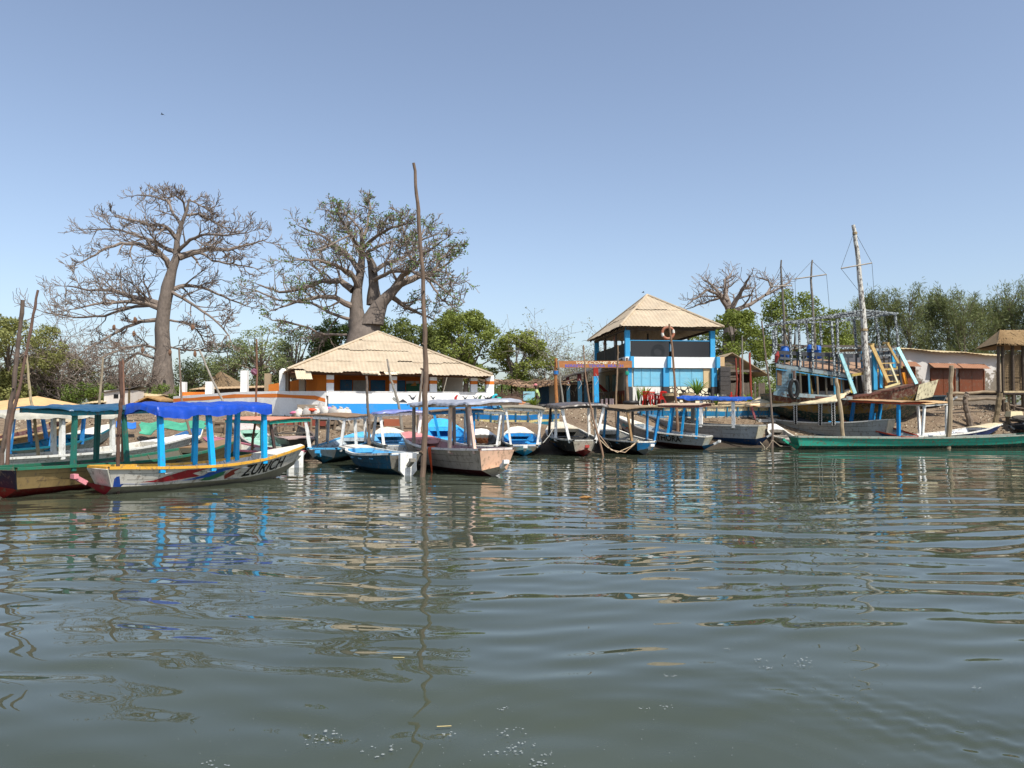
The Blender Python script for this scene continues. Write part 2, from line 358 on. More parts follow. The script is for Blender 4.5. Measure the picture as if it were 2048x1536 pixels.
    for t in thw:
        mb = MB(); mb.box((t*L, 0, gz(t)-.13), (.24, 2*gw(t)-.1, .035)); mb.build('thwart', paint(inner, wear), t_, local=True)
    if canopy:
        c0, c1, z0, z1, kind, roofc, framec = canopy[:7]; cwid = canopy[7] if len(canopy) > 7 else W*.95; skirt = canopy[8] if len(canopy) > 8 else .18; tilt = canopy[9] if len(canopy) > 9 else .07
        if c1 > 1.5 or c0 < -.5:
            q0, q1 = sorted((tat(c0, near), tat(c1, near))); c0, c1 = q0, q1
        x0, x1 = c0*L, c1*L
        zl = lambda x: ((z0+(z1-z0)*(x-x0)/(x1-x0))-zA-x*f.z)/math.cos(pit)
        zy = lambda y: tilt*(.5-near*y/(2*cwid))
        for k, (px, sd_, *pcx) in enumerate(posts):
            s_ = near if sd_ == 'n' else -near; t = min(max(px if px < 2 else tat(px, s_), c0+.02), c1-.02); b0 = gun(max(t, .001), s_, -.03, -.12)
            xt = min(max(t*L+rnd.uniform(-.08, .08), x0+.05), x1-.05); yt = s_*(cwid-.07)
            mb = MB(); pcol = pcx[0] if pcx else pc
            mb.beam(b0, (xt, yt, zl(xt)+zy(yt)-.02), pw, pw*.8, 0, .92)
            ms = [paint(pcol, .25)]
            if chain:
                ms.append(paint('#f0eee6', .1)); b1 = Vector((xt, yt, zl(xt)+zy(yt)-.05)); d = b1-b0; nn = 9
                Mi = M.inverted(); tow = (Mi@Vector((0, 0, 2))-b0); ax = d.normalized(); tow = (tow-ax*tow.dot(ax)).normalized(); wd = ax.cross(tow)
                for q in range(nn*4):
                    ff = q/(nn*4); f2 = (q+1)/(nn*4)
                    for sg in (-1, 1):
                        w1 = sg*pw*.47*(.45+.55*abs(math.sin(ff*nn*math.pi))); w2 = sg*pw*.47*(.45+.55*abs(math.sin(f2*nn*math.pi)))
                        mb.beam(b0+d*ff+tow*(pw*.5)+wd*w1, b0+d*f2+tow*(pw*.5)+wd*w2, .02, .02, 1)
            mb.build('post', ms, t_, local=True)
        mb = MB(); fh = .11
        for s_ in (-1, 1): mb.beam((x0, s_*cwid, zl(x0)+zy(s_*cwid)), (x1, s_*cwid, zl(x1)+zy(s_*cwid)), .05, fh)
        for k in range(4):
            x = x0+.026+(x1-x0-.052)*k/3; mb.beam((x, -cwid+.026, zl(x)+zy(-cwid)), (x, cwid-.026, zl(x)+zy(cwid)), .05, fh*.8)
        mb.build('roof_frame', paint(framec, wear), t_, local=True)
        mb = MB(); nx, ny = (54, 22) if kind == 'tarp' else (26, 16); sd0 = rnd.random()*40
        if kind == 'hip':
            xa, xb, hw = x0-.2, x1+.2, cwid+.25; zr = .42; xm = (x0+x1)/2
            c_ = [Vector((xa, -hw, zl(xa)+.08)), Vector((xb, -hw, zl(xb)+.08)), Vector((xb, hw, zl(xb)+.08)), Vector((xa, hw, zl(xa)+.08))]
            r0, r1 = Vector((xm+(xb-xm)*.1, 0, zl(xm)+.5)), Vector((xm+(xb-xm)*.3, 0, zl(xm)+.55))
            mb.add(c_+[r0, r1], [(0, 1, 5, 4), (2, 3, 4, 5), (1, 2, 5), (3, 0, 4)]); mb.add([p-Vector((0, 0, .03)) for p in c_], [(3, 2, 1, 0)])
            rf = mb.build('roof', cloth(roofc, .8), t_, local=True)
        else:
            E = skirt if kind == 'tarp' else .0; ov = .07
            us = [0]*2+list(np.linspace(0, 1, nx))+[1]*2; vs_ = [0]*2+list(np.linspace(0, 1, ny))+[1]*2; g = []
            for i, u in enumerate(us):
                row = []; eu = (2-i if i < 2 else (i-(len(us)-3) if i > len(us)-3 else 0))/2
                for j, v in enumerate(vs_):
                    ev = (2-j if j < 2 else (j-(len(vs_)-3) if j > len(vs_)-3 else 0))/2
                    x = x0-ov+(x1-x0+2*ov)*u; y = (cwid+ov)*(2*v-1); w1 = noise.noise(Vector((x*1.7, y*2.2, sd0)))
                    e = max(eu, ev); zz = zl(x)+zy(y)+fh/2+.012+.05*(1-(2*v-1)**2)
                    if kind == 'tarp':
                        zz += .04*w1+.02+.035*noise.noise(Vector((x*5, y*2, sd0+8)))+.018*noise.noise(Vector((x*11, y*5, sd0+2))); fl = .11*noise.noise(Vector((x*5, y*5, sd0+5)))
                        zz -= e*(E*(1+.65*noise.noise(Vector((x*1.6+3, y*1.6, sd0)))+(.5 if eu and ev else 0)))
                        if ev and not eu: y += (1 if v > .5 else -1)*(.01+abs(fl))*e
                        if eu and not ev: x += (1 if u > .5 else -1)*(.01+abs(fl))*e
                    else:
                        zz += .015*w1+.01; y += .03*noise.noise(Vector((x*3, v, sd0))) if v in (0, 1) else 0
                        if e: zz -= .025*e
                    row.append(Vector((x, y, zz)))
                g.append(row)
            mb.grid(g, thick=(0, 0, -.012) if kind != 'tarp' else None)
            rf = mb.build('roof' if kind != 'tarp' else 'tarpaulin', cloth(roofc, .38 if kind == 'tarp' else .85) if kind != 'thatch' else wood(roofc), t_, smooth=(kind == 'tarp'), local=True)
    if extra: extra(t_, L, gun, chi, gz, gw)
    return t_
def outboard(t_, L, gun, chi, gz, gw):      # white pentagonal board hung on the stern
    mb = MB(); x = -.42; z = gz(0)
    mb.prism([(x, -.26, z+.02), (x, .26, z+.02), (x, .26, z-.5), (x, 0, z-.78), (x, -.26, z-.5)], (.14, 0, 0)); mb.build('stern_board', paint('#eeece4', .1), t_, local=True)
    mb = MB(); mb.beam((x+.14, .2, z-.2), (0, .2, z-.1), .05); mb.beam((x+.14, -.2, z-.2), (0, -.2, z-.1), .05); mb.build('board_bracket', paint('#8a8478', .3), t_, local=True)
red_p = [(.10, .30), (.16, .36), (.22, .55), (.30, .78), (.40, .80), (.36, .70), (.33, .60), (.37, .46), (.33, .42), (.28, .34), (.20, .27)]
blu_p = [(.29, .28), (.34, .36), (.39, .48), (.43, .72), (.50, .78), (.55, .72), (.49, .62), (.45, .50), (.42, .38), (.36, .30)]
_s = lambda p: [(x, (y-.2)*1.3+.08) for x, y in p]
grn_p = [(.38, .22), (.41, .42), (.45, .58), (.50, .60), (.49, .40), (.46, .28), (.43, .2)]
rd2 = [(.50, .3), (.53, .62), (.585, .72), (.55, .5), (.56, .34), (.51, .06)]
strip = [(.015, .0), (.03, .16), (.12, .10), (.25, .15), (.42, .17), (.55, .08), (.6, .0)]
bedge = [(.0, .0), (.0, .86), (.012, .86), (.03, .02)]
boat('white boat with painted flames, yellow rail and crumpled blue tarpaulin on sky-blue posts', (213, 17.2), (590, 21.8), .72, .5,
     '#c4beb2', '#8d8778', '#d9a23a', '#cfcdc6', transom='#cdc8b8', deck='#e2dccb', rA=.14, rB=.36, zB=0, wb=.2, ramc='#8a1f2c', peg='#d88a90',
     posts=((318, 'n'), (430, 'n'), (540, 'n'), (388, 'f'), (455, 'f'), (520, 'f')), pc='#16a3e0', pw=.13,
     canopy=(318, 538, 1.92, 1.98, 'tarp', '#0e42a8', '#1a5f8a', .6, .2), text=[('ZURICH', .60, .88, .1, .82, '#101010', .3)],
     panels=[(_s(red_p), '#8e1d26'), (_s(blu_p), '#1c4f9e'), (_s(grn_p), '#2e6a4c'), (rd2, '#7d3025'), (strip, '#1c3f86'), (bedge, '#1c3f86')])
boat('tan-sided boat with red bottom and dark green posts under a teal beam roof', (12, 16.6), (456, 24.5), .8, .56,
     '#a0875a', '#6d1f1c', '#2f7358', '#5c5a4c', transom='#1e2230', deck='#8c6f4c', rA=.1, rB=.36, zB=0, ramc='#8e2622', peg='#9c2a24',
     posts=((150, 'n'), (258, 'n'), (236, 'f'), (342, 'f'), (395, 'f')), pc='#2b6f62', pw=.11, canopy=(138, 300, 1.86, 1.9, 'tarp', '#23506e', '#2f7e86', .74, .04))
boat('weathered white boat with fat white posts and pale grey roof behind the tan boat', (-60, 20.3), (372, 29), .8, .5,
     '#d9d7ce', '#6f6b60', '#dedcd2', '#b9b5a8', rA=.1, rB=.3, zB=.1, posts=((10, 'n'), (128, 'n'), (232, 'n'), (108, 'f'), (200, 'f')), pc='#e9e8e0', pw=.14,
     canopy=(-5, 236, 1.74, 1.70, 'tarp', '#bcb7a6', '#8c8a80', .85, .12))
boat('large boat with turquoise interior, blue posts and a sandy hipped canopy', (-90, 23.5), (212, 30), .95, .5,
     '#b9bdb2', '#57524a', '#1c6f80', '#1b87ad', deck='#e9e3d2', rA=.1, rB=.5, zB=.25, wb=.3, posts=((22, 'n'), (105, 'n'), (166, 'n'), (62, 'f'), (140, 'f')), pc='#3d97dd', pw=.12,
     canopy=(-30, 178, 1.82, 1.85, 'hip', '#cfa873', '#7f8a8c', 1.1))
boat('beige old boat with dark maroon inside lying on the bank behind the turquoise boat', (-40, 30), (160, 34), .9, .6, '#a3875e', '#5a4433', '#b59a70', '#4a2422', name='rowing_boat', rB=.4, deck='#b8a888')
boat('small boat with dark blue foredeck on the mud behind the flame-painted boat', (300, 27.5), (392, 32.5), .7, .42, '#2a5f86', '#2a3a44', '#e6e0cc', '#1d5c8c', deck='#1f5f94', name='rowing_boat', rB=.3, transom='#1d5c8c')
boat('green boat with pink rail, turquoise posts and a long pinkish plank roof', (582, 25.2), (425, 30.5), .75, .46, '#1d6f5c', '#20463c', '#c4707e', '#c9c6b8', deck='#b56a78', rA=.05, rB=.3,
     posts=((455, 'n', '#21c4a6'), (523, 'n', '#21c4a6'), (560, 'n', '#4a3a34'), (443, 'f', '#1c9a84'), (487, 'f', '#1f7a5c'), (507, 'f', '#1f7a5c')), pw=.1,
     canopy=(450, 594, 1.5, 1.5, 'flat', '#d08a70', '#22a890', .7), extra=outboard)
boat('white and mint boat with worn bow drawn up on the shell bank', (545, 29), (492, 34), .62, .42, '#cfcabd', '#6a6558', '#b8b2a6', '#9fc6b4', deck='#c9b8b0', name='rowing_boat')
boat('charcoal blunt-ended boat with dusty pink deck plate and a hanging mooring line', (575, 33.5), (602, 28.4), .82, .62, '#5a554e', '#3a3630', '#6b5f56', '#4a463f', deck='#b39a90', zA=.45, zB=.0, rB=.18, rA=.1, wb=.6, name='rowing_boat', ddeck=.7, endA=False)
boat('light blue boat with grey transom and brown thatch roof on a white frame', (648, 27), (724, 32.5), .85, .45, '#1f5a74', '#1c3c48', '#55b4e4', '#b9c2c6', transom='#a8a49a', deck='#55b4e4', rA=.08, rB=.22, zB=.2, ramc='#1f5a74', peg='#45b0ea',
     posts=((.03, 'f'), (.03, 'n'), (.3, 'f', '#a5a8a8'), (.3, 'n'), (.56, 'n'), (.56, 'f', '#b8bab8')), pw=.12, canopy=(.02, .6, 1.58, 1.62, 'thatch', '#8a6f54', WHITE, .8))
boat('deep blue open boat with rounded white rail and a large white pentagonal stern board', (806, 22.3), (712, 25.6), .8, .52, '#14506c', '#17414f', '#dedbd0', '#5aa9d6', transom='#8a857a', rA=.12, rB=.14, zB=0, wb=.62, ramc='#9a9484', peg='#8a857a',
     name='rowing_boat', deck='#ddd6c6', extra=outboard, ddeck=.86)
boat('white boat with blue lined bow, thin white posts and a lilac-blue sheet over its frame', (803, 26.8), (776, 33), .9, .6, '#bdb8ac', '#4a4a44', '#d6d2c6', '#6aaed6', rA=.05, rB=.26, zB=.2, deck='#e2dac6',
     posts=((.03, 'f'), (.03, 'n'), (.45, 'n'), (.45, 'f')), pw=.13, canopy=(.02, .5, 1.72, 1.72, 'tarp', '#6f78b0', WHITE, .8, .06))
def orange_rope(t_, L, gun, chi, gz, gw):
    g0 = gun(.42, 1, .06, .02) if False else None
    mb = MB()
    for k in range(4):
        x = L*.40+.04*k; s_ = 1 if k is None else RS
        pts = [Vector((x, s_*(gw(.4)-.1), gz(.4)+.05)), Vector((x+.02*k, s_*(gw(.4)+.06), gz(.4)+.02)), Vector((x+.03*math.sin(k), s_*(gw(.4)+.03), gz(.4)-.35)), Vector((x-.04*k, s_*(gw(.4)+.0), -.05))]
        mb.tube(pts, .018, 5)
    mb.build('rope', cloth('#e0582a'), t_, local=True)
    mb = MB(); mb.grid([[(L*.42+.4*i/6, .92+.015*math.sin(i*1.7+j), 2.2-.07*j-.01*math.sin(i)) for i in range(7)] for j in range(7)], thick=(0, .01, 0)); mb.build('hanging_cloth', cloth('#d8d4cc'), t_, smooth=True, local=True)
RS = 1
boat('pinkish white boat with maroon bottom, salmon bow plate and ragged grey and lilac tarpaulins overhead', (988, 21.7), (822, 27), .86, .7, '#b3a392', '#5c1f26', '#e2d6cc', '#c79a98', transom='#dfb698', deck='#dc8d8c', rA=.1, rB=.36, zB=0, ws=.66, ramc='#c9baa8',
     posts=((898, 'n', '#e6c8ae'), (977, 'n', '#e8c4b2'), (824, 'n', '#8a7868'), (941, 'f', '#8c7f76'), (860, 'f', '#7a6f66')), pw=.11,
     canopy=(824, 984, 2.06, 2.06, 'tarp', '#9a9da6', '#c9ab92', .82, .07), extra=orange_rope)
boat('bright sky-blue boat with high sharp bow on the bank and blue posts', (915, 28), (880, 34), .95, .56, '#cfd2cf', '#8f8b80', '#3fb0ea', '#45b0e6', deck='#3fb0ea', rA=.05, rB=.45, zB=.42, posts=((856, 'f', '#1f86c0'), (913, 'n', '#2299dd')), pw=.12,
     canopy=(.0, .3, 1.78, 1.8, 'thatch', '#7a6652', '#1f6f9c', .95))
def orange_coil(t_, L, gun, chi, gz, gw):
    mb = MB()
    for k in range(7):
        a = rnd.random()*6.28; c_ = Vector((L*.5, 0, gz(.5)+.02)); mb.tube([c_+Vector((.2*math.cos(a+j)*(.4+j*.1), .25*math.sin(a+j*1.1), .12*math.sin(j*2+k))) for j in range(7)], .02, 4)
    mb.build('rope', cloth('#e08a50'), t_, local=True)
boat('small black and white boat with a tangle of orange rope under a bare white frame', (966, 29.5), (962, 33.6), .76, .44, '#2b2b2a', '#1d1d1c', '#c9c4b8', '#6a6660', rB=.28, zB=.25, posts=((.07, 'f'), (.07, 'n'), (.46, 'f', '#c8c8c4'), (.46, 'n')), pw=.1, canopy=(.05, .5, 1.78, 1.78, 'flat', '#c9b8a0', WHITE, .8), extra=orange_coil, peg='#2b2b2a')
boat('boat with vivid blue benches, beige stern plate and worn grey board roof', (1048, 31), (1036, 34.8), .86, .4, '#c9c2b4', '#2a4c48', '#d8d2c4', '#2a93d4', transom='#d8bb9a', rB=.3, zB=.34, deck='#efe4cf', posts=((.02, 'f'), (.02, 'n'), (.46, 'f'), (.46, 'n')), pw=.11,
     canopy=(.0, .5, 1.86, 1.98, 'flat', '#8e8470', '#cfccc2', .82), ramc='#2a9fd0')
fl = []
for (x0_, x1_, y0_, y1_, c_) in ((.08, .2, .72, .9, '#b03a32'), (.1, .22, .3, .55, '#2c7f96'), (.28, .36, .1, .86, '#7a2438'), (.38, .46, .55, .88, '#a0183c'), (.39, .47, .1, .4, '#2c8f8a'), (.5, .62, .62, .92, '#2c8f9a'), (.5, .62, .12, .4, '#2c6fa0'), (.5, .62, .42, .58, '#c98a3a')):
    fl.append(([(x0_, y0_), (x1_, y0_), (x1_, y1_), (x0_, y1_)], c_))
fl.insert(0, ([(.24, .04), (.64, .04), (.64, .96), (.05, .96), (.08, .1)], '#dcdad0'))
boat('dark boat with red keel post, painted flags and dusty brown roof on thick posts', (1166, 30.8), (1117, 36), 1.0, .6, '#2c2b2a', '#3c1416', '#c4c0b4', '#55544f', transom='#d3c9b2', deck='#cfc4ac', rB=.4, zB=.25, ws=.46, panels=fl, ramc='#7a1f22', peg='#b5453c',
     posts=((.03, 'f'), (.3, 'f', '#a8a8a4'), (.03, 'n'), (.25, 'n'), (.5, 'n', '#2a2624'), (.55, 'f')), pw=.13, canopy=(.0, .62, 1.98, 2.05, 'tarp', '#5a5048', '#4a423a', .95, .1))
boat('black boat covered in white scrawled lettering with bright blue stern plate', (1288, 31.6), (1200, 36), .9, .5, '#26272a', '#1c1c1e', '#dcd8cc', '#9a988f', transom='#1576aa', deck='#ddd5c2', rB=.45, zB=.2, ws=.5, squiggle=(.06, .62, .12, .9, '#d6d4cc', 15, 3), ramc='#8a8c88',
     posts=((.04, 'f', '#1c7ab4'), (.3, 'f', '#1c7ab4'), (.6, 'f', '#1e1a18'), (.03, 'n', '#a8865e'), (.22, 'n', '#1c6f9c'), (.5, 'n', '#1c6f9c')), pw=.11, canopy=(.0, .66, 1.86, 1.98, 'flat', '#8a7458', '#4a4642', .85))
wv = [(.07, .35), (.12, .7), (.17, .5), (.22, .75), (.27, .5), (.33, .72), (.33, .6), (.27, .35), (.22, .58), (.17, .34), (.12, .5), (.09, .3)]
wv = [(x*.5, y) for x, y in wv]; wv2 = [(x+.04, y-.12) for x, y in wv]
boat('grey boat lettered THORA in black with coloured waves, sky-blue posts and red-brown roof rail', (1408, 35.8), (1243, 38.1), .95, .58, '#8d8f90', '#3c1618', '#d2cec4', '#8f9aa0', transom='#cfc4a8', deck='#e4dcc6', rB=.5, zB=.42, ramc='#1a5f8c',
     text=[('THORA', .08, .42, .3, .8, '#1a1a1c', 0)] and [('THORA', .22, .5, .2, .85, '#121214', 0)], panels=[(wv, '#2a8a9a'), (wv2, '#8a4a34')],
     posts=((1334, 'n'), (1362, 'n'), (1394, 'n'), (1271, 'n', '#1b6c96'), (1299, 'f', '#1b7ab0'), (1327, 'f')), pc='#1fa5e2', pw=.1, canopy=(1310, 1396, 2.05, 2.05, 'flat', '#b59a82', '#8a4a44', .9))
boat('big grey-hulled boat with navy bottom and cream stern plate, roof edged with bright blue tarpaulin', (1515, 38.2), (1285, 42), 1.05, .95, '#9fa1a2', '#173c66', '#b5b2a8', '#a8a296', transom='#c9bfa2', deck='#4a7a98', rA=.14, rB=.45, zB=.3, ramc='#173c66', bottomz=.35,
     posts=((1401, 'n'), (1466, 'n'), (1313, 'f', '#8a8880'), (1376, 'f', '#8a8880')), pw=.16, canopy=(1352, 1474, 2.36, 2.46, 'tarp', '#1c50a8', '#9c8468', 1.0, .12))
boat('pale blue boat with rose-pink posts and sagging cream sheet between the grey boats', (1530, 42), (1440, 48), .9, .8, '#c9c6bc', '#2a6f9c', '#d8d2c6', '#3a86b8', rB=.5, zB=1.5, zA=.5, posts=((1450, 'n'), (1461, 'f'), (1484, 'n'), (1519, 'n'), (1500, 'f')), pc='#b0646a', pw=.12,
     canopy=(1430, 1522, 2.1, 2.2, 'tarp', '#d8b98c', '#b0646a', 1.0, .2))
def clutter(t_, L, gun, chi, gz, gw):
    mb = MB(); mb.box((L*.35, .1, gz(.35)+.02), (.8, .3, .06), .3); mb.build('loose_board', paint('#3fa4dd', .2), t_, local=True)
    mb = MB(); mb.blob((L*.62, 0, gz(.6)+.08), (.55, .42, .28), 12, 8, .3); mb.build('bundle', cloth('#2c2f36', .6), t_, smooth=True, local=True)
boat('grey-white boat with posts painted in black and white chain links under a patched cream roof', (1772, 38.6), (1505, 43.5), 1.0, .85, '#a3a39c', '#184f78', '#cfccc2', '#b5b0a4', transom='#b9b09a', rA=.5, rB=.2, zB=.5, zA=.05, ramc='#1a5680', peg='#e8e4da', bottomz=.3,
     posts=((1590, 'n'), (1678, 'n'), (1618, 'f'), (1640, 'n'), (1566, 'f')), pc='#1c1a18', pw=.19, canopy=(1484, 1672, 2.3, 2.0, 'tarp', '#e2cfa8', '#e8e4d8', 1.25, .08, .62), chain=True, extra=clutter)
boat('blue and white boat with slanting blue posts and an orange-red roof rail', (1815, 37.6), (1650, 43), .95, .5, '#1f5f92', '#2a2f3a', '#b8442c', '#a8b2b8', transom='#9aa4a8', rB=.35, zB=1.2, peg='#eceae2', posts=((1737, 'n'), (1797, 'n'), (1700, 'n', '#1a6ba0'), (1757, 'f'), (1718, 'f')), pc='#1c94d4', pw=.16,
     canopy=(1690, 1812, 2.2, 2.35, 'flat', '#b08a64', '#b84a2a', .95, .18, 0))
boat('low royal blue boat with cream foredeck and white posts carrying a tan board roof', (1822, 38), (1985, 40.2), .85, .5, '#1c4c94', '#2a2c34', '#dcd8cc', '#b9bdc2', deck='#d9c8a4', rB=.25, zB=.35, wb=.45, posts=((1834, 'n'), (1894, 'n'), (1893, 'f')), pw=.13,
     canopy=(1828, 1896, 2.1, 2.2, 'flat', '#c9a474', '#e2e0d8', .9), name='covered_boat')
boat('long emerald dugout-style boat with grey rail and bare inside moored in front', (1592, 35.6), (2150, 38.5), .62, .5, '#33a087', '#17463c', '#8f9488', '#4f6a60', transom='#1f8068', rA=.12, rB=.3, zB=0, ramc='#2a9a7c', peg='#2a9a7c', thw=(.1, .2, .3, .4, .5, .6, .7), wear=.5, name='long_boat', deck='#3a7a6a')
boat('dull navy canoe with white nose lying beneath the stern plate of the ship', (1885, 42), (1740, 44), .7, .5, '#27414f', '#3a3a3c', '#4a5a60', '#3a4448', transom='#8f9a9a', zA=2.1, zB=2.1, name='rowing_boat', peg='#e6e4dc')
boat('small dirty-white boat end with a white peg between the grey boat and the emerald boat', (1578, 37.6), (1545, 40.5), .55, .4, '#b9b4a6', '#4a443a', '#cfcabc', '#8f887c', zB=.3, name='rowing_boat')
boat('black tarred boat drawn up on the bank at the right edge', (2040, 40), (2150, 41), .7, .45, '#23262a', '#1c1c1c', '#2f3438', '#2a2a2a', zA=.6, zB=1.1, name='rowing_boat', transom='#2a3a44', peg='#33383c')
# long barge-like hulls with painted bands and ribs, aground
def barge(label, px0, px1, D0, D1, z0, z1, bands, ribc, depth=1.3):
    p, q = Vector((Xp(px0, D0), D0, 0)), Vector((Xp(px1, D1), D1, 0)); d = (q-p); L = d.length; ang = math.atan2(d.y, d.x)
    t_ = thing('barge', label, 'barge', (p.x, p.y, z0), Matrix.Rotation(ang, 3, 'Z'), GP); hgt = z1-z0
    mb = MB(); ms = []; zz = 0
    for k, (fr, c_) in enumerate(bands):
        z2 = zz+fr*hgt; ms.append(paint(c_, .5)); n_ = 24; th = .05 if k % 2 else .04
        g = [[(L*i/n_, -.12*(zz/hgt)-.04*math.sin(math.pi*i/n_)-th, zz+.1*math.sin(i*.9+k)*.15+(i/n_-.5)**2*.3), (L*i/n_, -.12*(z2/hgt)-.04*math.sin(math.pi*i/n_)-th, z2-.003+.1*math.sin(i*.9+k+1)*.15+(i/n_-.5)**2*.3)] for i in range(n_+1)]
        mb.grid(g, k, thick=(0, .06, 0)); zz = z2
    mb.build('hull_side', ms, t_, local=True)
    mb = MB(); mb.box((L/2, depth/2, hgt*.35), (L, depth, hgt*.7)); mb.build('deck', wood('#7a6248'), t_, local=True)
    mb = MB()
    for i in range(int(L/.62)+1): mb.beam((i*.62+.1, -.1, 0), (i*.62+.1, -.22, hgt+.02), .07, .05)
    rb = mb.build('ribs', paint(ribc, .5), t_, local=True)
    mb = MB(); mb.beam((-.05, -.2, hgt+.1), (L+.05, -.2, hgt+.1), .16, .06); mb.build('rail', paint('#c9b58a', .6), t_, local=True)
barge('long blue hull banded with yellow stripes, aground in front of the orange house', 928, 1118, 37.2, 37.6, .75, 1.75, ((.3, '#1f6a8c'), (.2, '#1f7a94'), (.13, '#d8c98a'), (.24, '#1b78b8'), (.13, '#d9cfa6')), '#1d5f7c')
barge('long weathered blue and white hull with red waterline, aground below the blue building', 1278, 1556, 41.6, 42.6, .95, 2.0, ((.22, '#2a5f60'), (.14, '#8a4a3c'), (.17, '#d9d6c6'), (.27, '#1e78a4'), (.2, '#d5c7a0')), '#23708f')
# ---------------- buildings ----------------
def frame(name, label, cat, O, ang):
    return thing(name, label, cat, O, Matrix.Rotation(ang, 3, 'Z'))
def lx(px, O, ang, y):                      # local x whose point (x, y) is seen in column px
    k = (px-1024)/F; c, s_ = math.cos(ang), math.sin(ang); return (k*O[1]+k*y*c-O[0]+y*s_)/(c-k*s_)
TANROOF = None
def tinroof(h, wave=True):
    k = ('tin', h)
    if k in MC: return MC[k]
    m, n, l, b = base_mat('tin_'+h.strip('#')); c = lin(h)
    n1 = noise_node(n, l, .9, 7, .75); n2 = noise_node(n, l, 3, 8, .8, stretch=(1, .5, 1))
    a = ramp(n, l, n1.outputs[0], .32, .68, mul(c, .76), mul(c, 1.06))
    l.new(mix(n, l, ramp(n, l, n2.outputs[0], .52, .70).outputs[0], a.outputs[0], tuple(.6*c[i]+.4*lin('#8a5f3c')[i] for i in range(3))+(1,)), b.inputs['Base Color'])
    b.inputs['Roughness'].default_value = .6; b.inputs['Specular IOR Level'].default_value = .4; bump(n, l, b, n2.outputs[0], .3, .02); MC[k] = m; return m
def corr(mb, a, b_, ap, rows=3, pitch=.19, amp=.022, ragged=0., apex2=None, seed=0):
    """corrugated triangular or trapezoid roof face: eave a->b, top ap (->apex2)"""
    a, b_, ap = Vector(a), Vector(b_), Vector(ap); ap2 = Vector(apex2) if apex2 else ap
    e = b_-a; L = e.length; ex = e.normalized(); nrm = ex.cross(ap-a).normalized()
    if nrm.z < 0: nrm = -nrm
    ta = (ap-a).dot(ex)/L; tb = (ap2-a).dot(ex)/L; up = (ap-a)-ex*(ap-a).dot(ex)
    n = int(L/(pitch/2)); rr = random.Random(seed); rag = 0
    for r in range(rows):
        f0, f1 = r/rows-.012, (r+1)/rows; f0 = max(0, f0); lift = .015*(r+1); shl = shf = 0; g0, g1 = [], []
        for i in range(n+1):
            u = i/n
            if r == 0 and i % 9 == 0: rag = rr.uniform(-ragged, ragged*.4)
            def at(f, u_=u):
                lo, hi = ta*f, 1-(1-tb)*f; uu = min(max(u_, lo), hi); return uu
            w_ = amp*(1 if i % 2 else -1)
            if i % 8 == 0: shl, shf = rr.uniform(-.012, .03), rr.uniform(-.05, .05) if r else 0
            fa = max(0, f0+shf*.6) if r else rag/up.length
            # upper limit of this corrugation where it meets the hip
            lim = 1.0
            if ta > 0 and u < ta: lim = min(lim, u/ta)
            if tb < 1 and u > tb: lim = min(lim, (1-u)/(1-tb))
            fb = min(f1, lim); fa = min(fa, fb)
            j = .012*rr.uniform(-1, 1)*(1 if i % 10 == 0 else 0)
            g0.append(a+ex*(u*L)+up*fa+nrm*(w_+lift+j+shl)); g1.append(a+ex*(u*L)+up*fb+nrm*(w_+lift-.006))
        mb.grid([g0, g1])
def slab(mb, p0, p1, z0, z1, th, mi=0):      # wall between two plan points, thickness away from the camera
    p0, p1 = Vector((p0[0], p0[1], 0)), Vector((p1[0], p1[1], 0)); d = (p1-p0).normalized(); n_ = Vector((-d.y, d.x, 0))*th
    vs = [p0, p1, p1+n_, p0+n_]; z1b = z1 if not hasattr(z1, '__len__') else z1[1]; z1a = z1 if not hasattr(z1, '__len__') else z1[0]
    q = [Vector((v.x, v.y, z0)) for v in vs]+[Vector((vs[0].x, vs[0].y, z1a)), Vector((vs[1].x, vs[1].y, z1b)), Vector((vs[2].x, vs[2].y, z1b)), Vector((vs[3].x, vs[3].y, z1a))]
    mb.add(q, [(3, 2, 1, 0), (4, 5, 6, 7), (0, 1, 5, 4), (1, 2, 6, 5), (2, 3, 7, 6), (3, 0, 4, 7)], mi)
